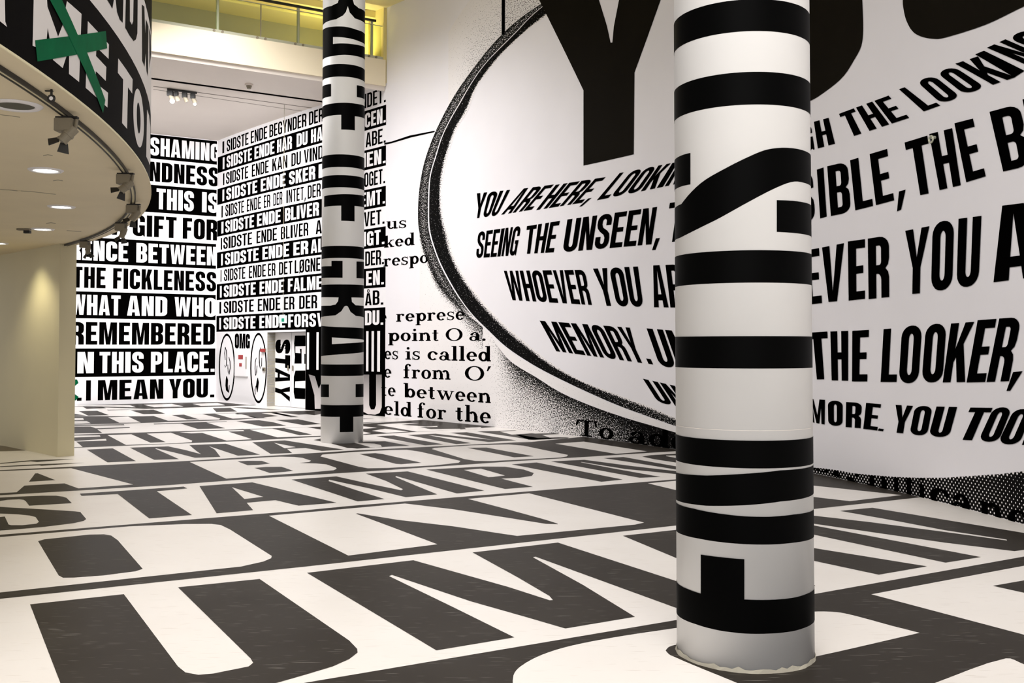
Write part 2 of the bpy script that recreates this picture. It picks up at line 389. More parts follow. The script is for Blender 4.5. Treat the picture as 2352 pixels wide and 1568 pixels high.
    if ch == 'Y': return [([(.5 - t / 2, 0), (.5 + t / 2, 0), (.5 + t / 2, .4), (1, 1), (1 - t * 1.0, 1), (.5, .56), (t * 1.0, 1), (0, 1), (.5 - t / 2, .4)], [])]
    if ch == '.': return [([(.1, 0), (1, 0), (1, .15), (.1, .15)], [])]
    if ch == ',': return [([(.3, .15), (1, .15), (.55, -.16), (-.05, -.16)], [])]
    return [([(0, 0), (1, 0), (1, 1), (0, 1)], [])]

def warp(surf, quad, g, x0, x1):
    TL, TR, BR, BL = quad
    def f(x, y):
        x = x0 + x * (x1 - x0)
        return surf.at((1 - y) * ((1 - x) * BL[0] + x * BR[0]) + y * ((1 - x) * TL[0] + x * TR[0]), (1 - y) * ((1 - x) * BL[1] + x * BR[1]) + y * ((1 - x) * TL[1] + x * TR[1]))
    return [([f(*p) for p in o], [[f(*p) for p in h] for h in hs]) for o, hs in g]
def word(surf, text, quad, m, parent, layer=3, t=.36, b=.15, gap=.14):
    ws = [WID.get(c, 1.0) for c in text]; tot = sum(ws) + gap * (len(text) - 1); x = 0
    for c, w in zip(text, ws):
        if c != ' ': print_on(surf, warp(surf, quad, glyph(c, t, b), x / tot, (x + w) / tot), m, layer, 'letter', parent)
        x += w + gap

# serif lower case, x-height units
def band(cx, cy, ro, ri, a0, a1, n=14):
    return (corner(cx, cy, ro[0], ro[1], a0, a1, n) + corner(cx, cy, ri[0], ri[1], a1, a0, n), [])
def ring(cx, cy, ro, ri): return (corner(cx, cy, ro[0], ro[1], 0, 360, 22)[:-1], [corner(cx, cy, ri[0], ri[1], 0, 360, 18)[:-1]])
def rc(x0, y0, x1, y1): return ([(x0, y0), (x1, y0), (x1, y1), (x0, y1)], [])
def dot(x, y, r): return (corner(x, y, r, r, 0, 360, 10)[:-1], [])
def serif(ch):
    T = .30; s = .135
    A = {
     'o': (1.0, [ring(.5, .5, (.5, .52), (.20, .385))]),
     'e': (.95, [band(.48, .5, (.48, .52), (.19, .375), 0, 318), rc(.12, .46, .94, .56)]),
     'c': (.92, [band(.48, .5, (.48, .52), (.19, .375), 42, 318), dot(.78, .74, .14)]),
     's': (.8, [band(.4, .74, (.36, .28), (.17, .18), 25, 225), band(.4, .27, (.38, .29), (.19, .19), -155, 50), ([(.06, .66), (.2, .48), (.55, .33), (.74, .34), (.6, .5), (.28, .62)], []), rc(.02, .02, .1, .36), rc(.68, .68, .75, 1.0)]),
     'n': (1.18, [rc(.12, 0, .12 + T, .97), rc(0, 0, .5, s), rc(0, .88, .2, .98), rc(.8, 0, .8 + T, .62), rc(.68, 0, 1.18, s), band(.68, .62, (.37, .4), (.10, .22), 0, 150)]),
     'h': (1.18, [rc(.12, 0, .12 + T, 1.6), rc(0, 0, .5, s), rc(0, 1.5, .2, 1.6), rc(.8, 0, .8 + T, .62), rc(.68, 0, 1.18, s), band(.68, .62, (.37, .4), (.10, .22), 0, 150)]),
     'm': (1.85, [rc(.12, 0, .12 + T, .97), rc(0, 0, .5, s), rc(0, .88, .2, .98), rc(.78, 0, .78 + T, .62), rc(.66, 0, 1.15, s), band(.66, .62, (.37, .4), (.10, .22), 0, 150), rc(1.44, 0, 1.44 + T, .62), rc(1.32, 0, 1.85, s), band(1.32, .62, (.37, .4), (.10, .22), 0, 150)]),
     'u': (1.15, [rc(.1, .38, .1 + T, 1), rc(0, .9, .35, 1), band(.47, .38, (.37, .4), (.12, .27), 180, 330), rc(.75, 0, 1.0, 1), rc(.62, .9, .9, 1), rc(.8, 0, 1.15, s)]),
     'r': (.85, [rc(.12, 0, .12 + T, .97), rc(0, 0, .52, s), rc(0, .88, .2, .98), band(.6, .66, (.26, .34), (.2, .2), 60, 170), dot(.72, .84, .14)]),
     'p': (1.1, [rc(.12, -.5, .12 + T, .97), rc(0, -.5, .52, -.4), rc(0, .88, .2, .98), ring(.64, .5, (.46, .52), (.17, .35))]),
     'b': (1.1, [rc(.12, 0, .12 + T, 1.6), rc(0, 1.5, .2, 1.6), ring(.64, .5, (.46, .52), (.17, .35))]),
     'd': (1.12, [rc(.75, 0, .75 + T, 1.6), rc(.62, 1.5, .85, 1.6), rc(.8, 0, 1.14, s), ring(.46, .5, (.46, .52), (.17, .35))]),
     'l': (.55, [rc(.14, 0, .14 + T, 1.6), rc(0, 0, .54, s), rc(0, 1.5, .2, 1.6)]),
     'i': (.55, [rc(.14, 0, .14 + T, .97), rc(0, 0, .54, s), rc(0, .88, .2, .98), dot(.26, 1.32, .15)]),
     't': (.7, [rc(.16, .2, .16 + T, 1.3), rc(0, .88, .62, .98), band(.43, .24, (.27, .26), (.03, .14), 180, 330)]),
     'f': (.72, [rc(.14, 0, .14 + T, 1.25), rc(0, 0, .55, s), rc(0, .88, .6, .98), band(.48, 1.22, (.34, .4), (.1, .3), 60, 180), dot(.64, 1.45, .12)]),
     'k': (1.12, [rc(.12, 0, .12 + T, 1.6), rc(0, 0, .5, s), rc(0, 1.5, .2, 1.6), ([(.3, .38), (.42, .34), (.98, .98), (.82, .98)], []), ([(.45, .55), (.62, .68), (1.08, .0), (.78, .0)], []), rc(.65, .9, 1.1, .98), rc(.68, 0, 1.14, s)]),
     'a': (1.0, [rc(.58, .1, .58 + T, .7), band(.48, .68, (.35, .33), (.12, .22), 0, 165), dot(.22, .74, .12), ring(.38, .27, (.37, .29), (.15, .18)), band(.92, .2, (.34, .2), (.12, .08), 180, 300)]),
     'g': (1.0, [ring(.44, .62, (.4, .38), (.17, .28)), ring(.46, -.22, (.46, .26), (.26, .14)), rc(.62, .86, 1.0, .98), rc(.1, .0, .5, .2)]),
     'w': (1.6, [([(.05, 1), (.32, 1), (.62, .3), (.55, 0), (.45, 0)], []), ([(.5, 0), (.6, 0), (.9, .95), (.8, .95)], []), ([(.68, 1), (.92, 1), (1.18, .3), (1.12, 0), (1.02, 0)], []), ([(1.05, 0), (1.16, 0), (1.5, .95), (1.38, .95)], []), rc(0, .92, .45, 1.0), rc(.6, .92, 1.02, 1.0), rc(1.25, .92, 1.62, 1.0)]),
     'O': (1.5, [ring(.75, .74, (.74, .76), (.46, .66))]),
     'T': (1.45, [rc(.58, 0, .88, 1.48), rc(.35, 0, 1.1, s), rc(.05, 1.36, 1.4, 1.48), ([(.0, .95), (.1, .95), (.22, 1.4), (.05, 1.42)], []), ([(1.45, .95), (1.35, .95), (1.23, 1.4), (1.4, 1.42)], [])]),
     "'": (.4, [([(.05, 1.0), (.15, .98), (.4, 1.5), (.18, 1.5)], [])]),
     '.': (.35, [dot(.15, .13, .15)]),
     ' ': (.6, []),
    }
    return A.get(ch, A[' '])
def sline(surf, parent, items, cr, y0, y1, xh0, xh1, X0, X1, m=None, layer=3, clip=None):
    """items: (text, x0, x1) in crop units; baseline runs y0..y1 between X0 and X1"""
    m = m or INK
    for text, x0, x1 in items:
        ws = [serif(c)[0] for c in text]; tot = sum(ws) + .12 * (len(text) - 1); x = 0
        for c, w in zip(text, ws):
            gx0 = x0 + (x1 - x0) * x / tot; sc = (x1 - x0) / tot
            def f(p):
                X = gx0 + p[0] * sc; k = (X - X0) / (X1 - X0); bl = y0 + (y1 - y0) * k; xh = xh0 + (xh1 - xh0) * k
                P_ = cr([(X, bl - p[1] * xh)])[0]
                if clip: P_ = (P_[0], max(P_[1], clip(P_[0])))
                return surf.at(*P_)
            polys = [([f(p) for p in o], [[f(p) for p in h] for h in hs]) for o, hs in serif(c)[1]]
            if polys: print_on(surf, polys, m, layer, 'letter', parent)
            x += w + .12

# ================================================================== THE SETTING
FL = FloorS(0)
HALL = CurveS()
# ---- heights and plan points read off the geometry
sC, _ = HALL.at(886, 700)            # where the low far wall ends and the tall hall wall begins
s0, zC = HALL.at(500, 323)           # inner corner, height of the low far ceiling
_, zT = HALL.at(891, 17)             # height of the hall ceiling
corner_xy = np.array(HALL.to3(s0, 0, 0)[:2])
sEnd = HALL.L[-1]

# floor slab
bm = bmesh.new(); add_box(bm, (-4, 12, -.1), (34, 44, .2))
floor = obj_bm('floor', bm, FW, kind='structure')

def wall_strip(name, surf, u0, u1, z0, z1, m, thick=.25, **props):
    us = [u0] + [b for b in (surf.breaks or []) if u0 + 1e-4 < b < u1 - 1e-4] + [u1]
    bm = bmesh.new(); cols = []
    for u in us:
        cols.append([bm.verts.new(surf.to3(u, z, o)) for z, o in ((z0, 0), (z1, 0), (z1, -thick), (z0, -thick))])
    for a, b in zip(cols, cols[1:]):
        for i in range(4): bm.faces.new((a[i], a[(i + 1) % 4], b[(i + 1) % 4], b[i]))
    bm.faces.new(cols[0]); bm.faces.new(cols[-1][::-1])
    bmesh.ops.recalc_face_normals(bm, faces=bm.faces[:])
    return obj_bm(name, bm, m, **props)

# doorway in the far wall
uD0, zD = HALL.at(614, 763); uD1, _ = HALL.at(702, 763)
wall_right = wall_strip('wall_right', HALL, sC, sEnd, 0, zT, WHITE, kind='structure')
wall_back = wall_strip('wall_back', HALL, s0, uD0, 0, zC, WHITE2, kind='structure')
w2 = wall_strip('wall_section', HALL, uD1, sC, 0, zC, WHITE2, parent=wall_back)
w3 = wall_strip('wall_section', HALL, uD0, uD1, zD, zC, WHITE2, parent=wall_back)
# upper wall of the gallery above it
wall_gallery = wall_strip('wall_gallery_end', HALL, s0, sC, zC, zT, YELLOW, kind='structure')
# left far wall
q = onz(160, 931); dA = q - corner_xy; dA /= np.linalg.norm(dA)
nA = np.array([-dA[1], dA[0]]);
if nA @ (-corner_xy) < 0: nA = -nA
LEFT = PlaneS(corner_xy, dA, nA)
wall_left = wall_strip('wall_left', LEFT, 0, 9, 0, zC, WHITE2, kind='structure')

# low ceiling / gallery slab
fo = np.array(HALL.to3(sC, 0, 0)[:2]); fd = np.array([-(4900 - 1176.0), -2300.0]); fd /= np.linalg.norm(fd)
fn = np.array([fd[1], -fd[0]]);
if fn @ (-fo) < 0: fn = -fn
FAS = PlaneS(fo, fd, fn)
zF0 = FAS.at(742, 176)[1]; zF1 = FAS.at(742, 114)[1]
def prism(name, pts, z0, z1, m, **props):
    bm = bmesh.new(); a = [bm.verts.new((x, y, z0)) for x, y in pts]; b = [bm.verts.new((x, y, z1)) for x, y in pts]
    bm.faces.new(a); bm.faces.new(b); n = len(pts)
    for i in range(n): bm.faces.new((a[i], a[(i + 1) % n], b[(i + 1) % n], b[i]))
    return obj_bm(name, bm, m, **props)
farL = fo + fd * 16
back = [tuple(HALL.to3(s, 0, -.1)[:2]) for s in np.linspace(sC, s0, 12)] + [tuple(corner_xy + dA * 9 - nA * .1)]
ceiling_low = prism('ceiling', [tuple(fo - fn * .06)] + back + [tuple(farL - fn * .06)], zC, zC + .12, GREYC, kind='structure')
FLW = FloorS(zC, -1)
# shallow joints in that ceiling
for a, b, w in (((352, 198), (740, 251), .03), ((352, 205), (740, 262), .02)):
    p = np.array(onz(*a, zC)); q = np.array(onz(*b, zC)); d = (q - p) / np.linalg.norm(q - p); n = np.array([-d[1], d[0]])
    print_on(FLW, [([tuple(p - n * w), tuple(q - n * w), tuple(q + n * w), tuple(p + n * w)], [])], JOINT, 1, 'ceiling_joint', ceiling_low)
# balcony edge
balcony = empty('gallery_balcony', (*fo, zC), label='cream gallery balcony with glass railing above the far lettered walls', category='balcony')
def fbox(name, u0, u1, z0, z1, o0, o1, m, parent=balcony, **props):
    bm = bmesh.new(); P = [FAS.to3(u, z, o) for u in (u0, u1) for z in (z0, z1) for o in (o0, o1)]
    vs = [bm.verts.new(p) for p in P]
    for f in ((0, 1, 3, 2), (4, 5, 7, 6), (0, 1, 5, 4), (2, 3, 7, 6), (0, 2, 6, 4), (1, 3, 7, 5)): bm.faces.new([vs[i] for i in f])
    return keep(obj_bm(name, bm, m, **props), parent)
fbox('fascia', .02, 15, zF0, zF1, -.12, .0, FASCIA)
fbox('lower_trim', .02, 15, zF0 - .10, zF0, -.12, -.05, GREYC)
fbox('floor_edge', .02, 15, zF1 - .02, zF1 + .0, -1.6, -.12, FASCIA)
fbox('bottom_rail', .04, 15, zF1, zF1 + .07, -.09, -.03, STEEL)
zR = FAS.at(742, 24)[1]
fbox('handrail', .25, 15, zR - .02, zR + .03, -.085, -.035, DARK)
fbox('glass_top_edge', .04, 15, zR - .1, zR - .085, -.07, -.05, STEEL)
posts = [502, 601, 688, 785, 857]
ups = [FAS.at(p, 60)[0] for p in posts]; ups = [14, 11.6, 9.4] + sorted([u for u in ups], reverse=True) + [.1]
ups = sorted(set(ups), reverse=True)
for a, b in zip(ups, ups[1:]):
    fbox('glass_panel', b + .015, a - .015, zF1 + .07, zR - .1, -.066, -.054, GLASS)
for i, u in enumerate(ups[1:-1]):
    if i % 2 == 0 or u > 8: fbox('post', u - .03, u + .03, zF1 + .02, zR, -.11, -.07, STEEL)
    else: fbox('post', u - .01, u + .01, zF1 + .02, zR - .1, -.08, -.05, GREY)
    for du in (-.09, .09):
        bm = bmesh.new(); p = FAS.to3(u + du, zF1 + .035, -.03); q = FAS.to3(u + du, zF1 + .035, -.005); add_cyl(bm, p, q, .028, n=10)
        keep(obj_bm('clamp', bm, GREY), balcony)
# gallery back wall
bo = fo - fn * 2.4
GB = PlaneS(bo, fd, fn)
wall_gal = wall_strip('wall_gallery_back', GB, -1.5, 16, zC, zT, OLIVE, thick=.15, kind='structure')
# hall ceiling
HC = prism('ceiling_hall', [(-20, -8), (12, -8), (12, 34), (-20, 34)], zT, zT + .2, mat('hall_ceiling_paint', (.70, .62, .36), .7), kind='structure')
HCS = FloorS(zT, -1)
# deep cornice strips where the ceiling meets gallery
for uoff in (.35, .95):
    fbox('ceiling_beam', .1, 15, zT - .16, zT - .001, -uoff - .12, -uoff, YELLOW)
# pilasters on the gallery end wall
for a, b in ((838, 853), (861, 888)):
    ua = HALL.at(a, 80)[0]; ub = HALL.at(b, 80)[0]
    bm = bmesh.new()
    vs = [bm.verts.new(HALL.to3(u, z, o)) for u in (ua, ub - .02) for z in (zF1, zT) for o in (-.02, .07)]
    for f in ((0, 1, 3, 2), (4, 5, 7, 6), (0, 1, 5, 4), (2, 3, 7, 6), (0, 2, 6, 4), (1, 3, 7, 5)): bm.faces.new([vs[i] for i in f])
    obj_bm('pilaster', bm, YELLOW, wall_gallery)
p = FAS.to3(.9, zF1 + .06, -.5)
area('gallery_fill', p, (p[0] - fn[0] * .6, p[1] - fn[1] * .6, zF1 + 1.5), .9, .2, 26, (1, .9, .42))  # added lamp hidden behind the fascia, warms the yellow gallery end
for k_ in range(5):
    p = FAS.to3(1.5 + 2.2 * k_, zF1 + .06, -.45)
    area('gallery_fill', p, (p[0] - fn[0] * 2, p[1] - fn[1] * 2, zF1 + 1.5), 1.8, .08, 8, (1, .95, .78))  # row of added lamps, out of sight behind the fascia, lighting the back wall
# round wall camera / loudspeaker on the gallery
c = HALL.to3(HALL.at(849, 23)[0], HALL.at(849, 23)[1], .12)
bm = bmesh.new(); add_cyl(bm, c, tuple(np.array(c) + np.array([.02, -.14, 0])), .07, n=18)
wc = obj_bm('wall_speaker', bm, DARK, label='small round black speaker on the yellow gallery wall', category='speaker')

# ================================================================== FLOOR LETTERING
def soften(poly, k=4):
    """round the traced corners that turn gently; sharp corners stay"""
    P = [np.array(p, float) for p in clean(poly)]; n = len(P)
    if n < 5: return poly
    def turn(i):
        a = P[i] - P[i - 1]; b = P[(i + 1) % n] - P[i]
        return abs(math.degrees(math.atan2(a[0] * b[1] - a[1] * b[0], a @ b)))
    sft = [2 < turn(i) < 58 for i in range(n)]; out = []
    for i in range(n):
        j = (i + 1) % n; e = P[j] - P[i]; L = np.linalg.norm(e); out.append(tuple(P[i]))
        if not (sft[i] or sft[j]): continue
        def tan(q, s_):
            if not s_: return e
            t = P[(q + 1) % n] - P[q - 1]; return t / max(np.linalg.norm(t), 1e-6) * L
        ta, tb = tan(i, sft[i]), tan(j, sft[j])
        for m_ in range(1, k):
            f = m_ / k; out.append(tuple((2 * f**3 - 3 * f**2 + 1) * P[i] + (f**3 - 2 * f**2 + f) * ta + (-2 * f**3 + 3 * f**2) * P[j] + (f**3 - f**2) * tb))
    return out
def fl(cr, polys, m, layer, name='letter', soft=False):
    for p in polys:
        if isinstance(p, tuple): o, hs = p
        else: o, hs = p, []
        if soft: o = soften(o); hs = [soften(h) for h in hs]
        print_on(FL, [pxpoly(FL, cr(o), [cr(h) for h in hs])], m, layer, name, floor)
# dark strips and dark rows (ground of the white letters)
fl(raw, [
  [(0, 1798), (700, 1568), (1558, 1423), (1865, 1365), (2352, 1278), (2500, 1252), (2500, 2100), (0, 2100)],
], FB, 1, 'dark_row')
fl(raw, [
  [(-700, 1449), (0, 1375), (700, 1301), (800, 1290), (1558, 1206), (1866, 1169), (2125, 1140.5), (2060, 1124), (1865, 1080), (1820, 1077), (1558, 1100.2), (800, 1162), (700, 1171.7), (0, 1228), (-700, 1276)],
  [(-700, 1178), (0, 1137), (400, 1113), (595, 1098), (850, 1082), (1180, 1059), (1367, 1047.6), (1557, 1035.5), (1700, 1027), (1560, 1022), (1367, 1000), (1180, 1018.7), (1220, 1014), (820, 1034), (850, 1032.3), (450, 1057), (400, 1060), (0, 1079.5), (-700, 1113)],
  [(161, 1028.6), (550, 1012.8), (736, 1002.6), (832, 998.7), (1058, 986), (1170, 978), (1000, 962), (832, 973), (736, 979.6), (550, 985.6), (161, 998.3)],
], FB, 1, 'dark_row')
fl(r1, [[(60, 238), (1050, 240), (1900, 205), (2352, 190), (2700, 180), (3900, 150), (4300, 165), (3000, 225), (2352, 285), (1560, 312), (730, 340), (60, 352)],
        [(60, 88), (2050, 45), (2500, 90), (2200, 105), (1100, 140), (60, 104)]], FB, 1, 'dark_row')
# row 0 (nearest): white letters on dark
fl(c3, [
  [(-640, 1640), (-640, 1530), (-600, 1480), (-490, 1420), (-330, 1370), (-70, 1320), (250, 1272), (600, 1215), (970, 1186), (1100, 1188), (1190, 1205), (1400, 1262), (1550, 1300), (970, 1432), (700, 1480), (500, 1370), (260, 1362), (200, 1375), (180, 1395), (205, 1420), (560, 1568), (720, 1640)],
  [(1290, 1092), (2113, 938), (2400, 885), (2400, 1390), (2113, 1310)],
  [(1560, 1600), (1640, 1568), (2015, 1438), (2113, 1470), (2400, 1560), (2400, 1700), (1600, 1700)],
], FW, 2, soft=True)
fl(c3, [[(1945, 1047), (2300, 985), (2300, 1125)]], FB, 3, 'letter_gap')
# row 1: HUMAN, dark on white
fl(c1, [[(162, 1145), (668, 1090), (960, 1480), (1000, 1512), (1070, 1525), (1150, 1518), (1340, 1480), (1365, 1460), (1350, 1435), (960, 1053), (1400, 1008), (1883, 1340), (1926, 1385), (1928, 1405), (1883, 1440), (1793, 1480), (1643, 1525), (1500, 1566), (1200, 1640), (345, 1640), (325, 1568)],
        [(-600, 1225), (-250, 1190), (-220, 1640), (-700, 1640)]], FB, 1)
fl(c2, [[(12, 975), (585, 907), (1100, 1052), (1320, 1123), (1338, 1122), (1320, 1100), (1150, 1000), (905, 865), (1365, 812), (2319, 1122), (2025, 1172), (1245, 888), (1230, 891), (1500, 1040), (1780, 1212), (1405, 1275), (1200, 1215), (900, 1130), (780, 1090), (470, 986), (455, 993), (800, 1160), (1130, 1323), (710, 1393)]], FB, 1)
fl(c3, [[(-50, 775), (430, 722), (970, 840), (1590, 940), (1330, 985), (970, 908), (860, 930), (988, 1046), (717, 1095)],
        [(632, 695), (860, 664), (972, 666), (1285, 702), (1686, 754.6), (2022, 801), (2018, 795), (1686, 745), (1435.6, 697), (1122, 641), (1295, 624), (2113, 760), (2420, 812), (2330, 820), (2062, 858), (1686, 812), (972, 709), (900, 698), (972, 718), (1880, 890), (1690, 920)]], FB, 1)
# row 2: white letters on dark
fl(c1, [([(-300, 806), (0, 783), (700, 725), (990, 713), (1140, 712), (1190, 718), (1240, 742), (1465, 885), (1462, 897), (1420, 915), (1300, 942), (900, 985), (500, 1028), (0, 1082), (-300, 1115)],
         [[(205, 805), (240, 795), (480, 770), (560, 768), (600, 775), (635, 800), (770, 955), (730, 968), (560, 990), (400, 1002), (340, 1003), (316, 990)]])], FW, 2)
fl(c2, [[(-193, 668), (540, 602), (800, 633), (1100, 680), (1300, 712), (1365, 714), (1362, 710), (1300, 690), (1100, 635), (880, 577), (1210, 547), (1830, 705), (1780, 716), (1145, 777), (800, 725), (500, 690), (285, 655), (275, 657), (450, 722), (715, 822), (235, 883)]], FW, 2)
fl(raw, [[(1488, 1110), (1640, 1096), (1866, 1115), (2071, 1137), (1952, 1151), (1866, 1141), (1800, 1148), (1850, 1161), (1745, 1172)]], FW, 2)
# row 3: STAMPING, dark on white
fl(r6, [[(-500, 760), (0, 720), (300, 705), (560, 695), (760, 695), (850, 708), (900, 725), (970, 795), (395, 830), (350, 770), (320, 750), (260, 742), (100, 750), (0, 766), (-200, 800), (0, 845), (100, 852), (600, 880), (1000, 905), (1085, 915), (1165, 1010), (1130, 1035), (1000, 1065), (600, 1115), (200, 1150), (0, 1165), (-500, 1180)]], FB, 1)
fl(r6, [[(-150, 925), (0, 938), (250, 950), (400, 965), (480, 985), (525, 1050), (490, 1075), (300, 1095), (150, 1095), (115, 1085), (65, 978), (0, 985), (-200, 1000)]], FW, 2, 'letter_gap')
fl(c1, [[(430, 548), (990, 510), (1010, 520), (845, 535), (1035, 663), (805, 682), (635, 550), (440, 560)],
        ([(1075, 507), (1360, 487), (1815, 597), (1610, 613), (1485, 583), (1330, 597), (1365, 637), (1168, 654)], [[(1250, 513), (1420, 565), (1318, 577)]])], FB, 1)
fl(c2, [[(-72, 472), (170, 455), (350, 495), (520, 530), (530, 524), (440, 480), (330, 440), (555, 428), (968, 532), (820, 547), (493, 453), (488, 458), (600, 505), (715, 552), (545, 567), (350, 520), (132, 473), (128, 480), (280, 530), (430, 577), (285, 590)],
        ([(655, 418), (960, 402), (1080, 403), (1180, 418), (1235, 437), (1225, 452), (1160, 462), (1060, 467), (1230, 511), (1080, 523)], [[(858, 420), (950, 413), (1080, 450), (1015, 458), (990, 459)]]),
        [(1115, 390), (1250, 380), (1715, 472), (1600, 484)]], FB, 1)
fl(r4, [[(505, 585), (950, 562), (1600, 648), (2215, 718), (2700, 772), (2690, 765), (2215, 697), (1600, 598), (1215, 540), (1480, 525), (2215, 655), (3200, 830), (2800, 850), (2215, 757), (1500, 686), (915, 592), (905, 597), (1400, 690), (1980, 793), (1700, 805)],
        [(1735, 520), (1850, 500), (2215, 480), (2500, 470), (2500, 495), (2060, 505), (2055, 512), (2215, 543), (2900, 620), (2900, 700), (2215, 603), (1900, 555)]], FB, 1)
# row 4: ABOU.. white on dark
fl(r6, [([(-600, 402), (0, 365), (960, 325), (1800, 545), (1060, 598), (870, 530), (330, 560), (225, 650), (0, 662), (-600, 692)], [[(390, 508), (475, 395), (510, 393), (750, 487)]])], FW, 2)
fl(r2, [([(-84, 858), (600, 820), (900, 798), (1150, 787), (1330, 790), (1440, 803), (1555, 840), (1530, 858), (1400, 872), (1620, 878), (1760, 890), (1890, 935), (1900, 950), (1860, 970), (1500, 1003), (900, 1045), (410, 1084)],
         [[(560, 850), (700, 842), (890, 843), (1000, 880), (850, 897), (700, 903)], [(790, 938), (950, 925), (1150, 923), (1200, 937), (1315, 978), (1200, 992), (1000, 1008)]])], FW, 2)
fl(c2, [([(85, 348), (95, 338), (250, 325), (450, 314), (550, 312), (620, 322), (840, 372), (830, 382), (700, 396), (450, 410), (340, 412), (290, 403)], [[(295, 335), (380, 330), (420, 335), (630, 382), (520, 390), (490, 388)]]),
        ([(685, 308), (700, 302), (900, 288), (1100, 283), (1180, 290), (1420, 340), (1412, 348), (1380, 354), (1000, 373), (920, 372), (860, 362)], [[(875, 301), (980, 300), (1235, 347), (1130, 353)]])], FW, 2)
fl(r4, [[(560, 346), (945, 318), (1800, 450), (1385, 484)]], FW, 2)
# row 5: dark letters on white
fl(r1, [[(290, 690), (640, 672), (955, 845), (570, 862)],
        [(870, 663), (1390, 646), (1620, 695), (1835, 752), (1760, 700), (1675, 628), (2165, 610), (2630, 758), (2330, 772), (1940, 643), (2020, 690), (2095, 788), (1750, 800), (1500, 735), (1225, 672), (1215, 677), (1535, 818), (1200, 828)]], FB, 1)
fl(r2, [([(760, 590), (1200, 565), (2000, 690), (1700, 708), (1480, 668), (1230, 680), (1300, 735), (1010, 748)], [[(1055, 597), (1350, 655), (1200, 672)]]),
        [(1590, 560), (1700, 538), (2000, 560), (2352, 655), (2330, 662), (2050, 668), (1800, 600)]], FB, 1)
fl(r3, [[(0, 438), (380, 430), (710, 490), (480, 500), (100, 520), (0, 530), (-100, 515), (250, 512), (335, 505), (320, 480), (230, 460), (20, 450)],
        [(260, 360), (500, 352), (1170, 472), (920, 485)],
        [(680, 345), (1060, 328), (1500, 378), (1840, 412), (1500, 355), (1255, 315), (1480, 308), (2150, 418), (1780, 440), (1300, 380), (950, 345), (1540, 455), (1340, 468)]], FB, 1)
fl(r3, [[(1620, 298), (1900, 290), (2130, 282), (2160, 286), (1930, 300), (2090, 340), (2450, 325), (2800, 318), (2850, 325), (2500, 345), (2640, 395), (2352, 408), (2000, 355)]], FB, 1)
fl(r4, [[(250, 350), (540, 345), (1360, 487), (1000, 505), (740, 500)]], FB, 2)
fl(r4, [[(20, 222), (240, 205), (310, 210), (80, 224), (330, 268), (600, 258), (750, 262), (720, 272), (280, 295), (200, 292)]], FB, 1)
# row 6: white letters on dark
fl(r1, [[(60, 502), (465, 498), (475, 514), (60, 530)], [(60, 545), (135, 575), (550, 545), (556, 570), (145, 582), (235, 655), (60, 662)],
        [(570, 495), (890, 483), (1150, 598), (1355, 588), (1100, 475), (1425, 462), (1715, 570), (1705, 590), (1500, 605), (820, 628)],
        [(1545, 456), (2150, 432), (2400, 426), (2420, 440), (2200, 447), (2520, 550), (2180, 570), (1850, 465), (1700, 472)]], FW, 2)
fl(r2, [[(730, 422), (1030, 407), (1400, 497), (1570, 488), (1190, 400), (1500, 388), (1800, 440), (1800, 500), (1100, 525)]], FW, 2)
fl(r3, [[(60, 225), (270, 250), (60, 265)], [(80, 300), (190, 322), (80, 338)], [(270, 208), (560, 188), (840, 185), (600, 208), (930, 232), (1080, 225), (1090, 235), (850, 243), (1000, 268), (1390, 262), (1400, 272), (810, 302)],
        [(380, 262), (700, 300), (400, 318), (200, 290)], [(1450, 250), (1680, 240), (1650, 270), (1500, 278)]], FW, 2)
# rows 7 to 10, far away
fl(r1, [[(60, 380), (340, 378), (410, 402), (870, 385), (872, 397), (430, 415), (500, 465), (80, 472)], [(60, 357), (790, 348), (800, 360), (60, 370)],
        [(1550, 335), (1900, 322), (2160, 402), (1790, 412)],
        [(60, 195), (280, 230), (60, 237)], [(180, 170), (430, 165), (590, 225), (310, 232)], [(880, 160), (1190, 150), (1350, 205), (1060, 212)],
        [(1990, 130), (2230, 125), (2320, 175), (2040, 182)], [(560, 152), (900, 148), (1450, 135), (1000, 148), (580, 160)],
        [(230, 108), (480, 103), (550, 130), (290, 140)], [(1190, 340), (2180, 308), (2180, 314), (1200, 350)]], FB, 1)
fl(r2, [[(550, 305), (850, 293), (1050, 322), (1220, 368), (900, 378)], [(1080, 290), (1380, 280), (1690, 345), (1450, 358), (1180, 310)],
        [(480, 118), (700, 120), (1170, 155), (700, 140)], [(520, 205), (640, 195), (730, 212), (560, 215)], [(690, 238), (800, 235), (960, 265), (820, 268)],
        [(960, 185), (1080, 190), (1390, 250), (1280, 252)], [(1320, 180), (1700, 185), (1400, 190)], [(1480, 210), (1700, 205), (1600, 225)],
        [(300, 48), (700, 85), (860, 92), (400, 95)], [(500, 420), (640, 410), (640, 416), (510, 428)]], FB, 2)
fl(r3, [[(75, 125), (240, 120), (75, 132)], [(75, 178), (500, 160), (75, 186)]], FB, 1)
fl(r1, [[(60, 265), (240, 265), (250, 290), (60, 296)], [(60, 306), (290, 305), (345, 335), (60, 347)], [(580, 255), (850, 245), (1020, 325), (730, 328)],
        [(1190, 235), (1430, 222), (1640, 283), (1810, 283), (1600, 217), (1850, 210), (2090, 270), (2080, 285), (1390, 302)],
        [(2020, 205), (2300, 198), (2600, 260), (2260, 272)], [(2650, 200), (2900, 190), (3200, 225), (2900, 240)],
        [(100, 92), (870, 90), (950, 118), (100, 102)], [(1060, 85), (1440, 72), (1600, 108), (1200, 118)], [(1720, 72), (2050, 60), (2180, 92), (1830, 100)]], FW, 2)
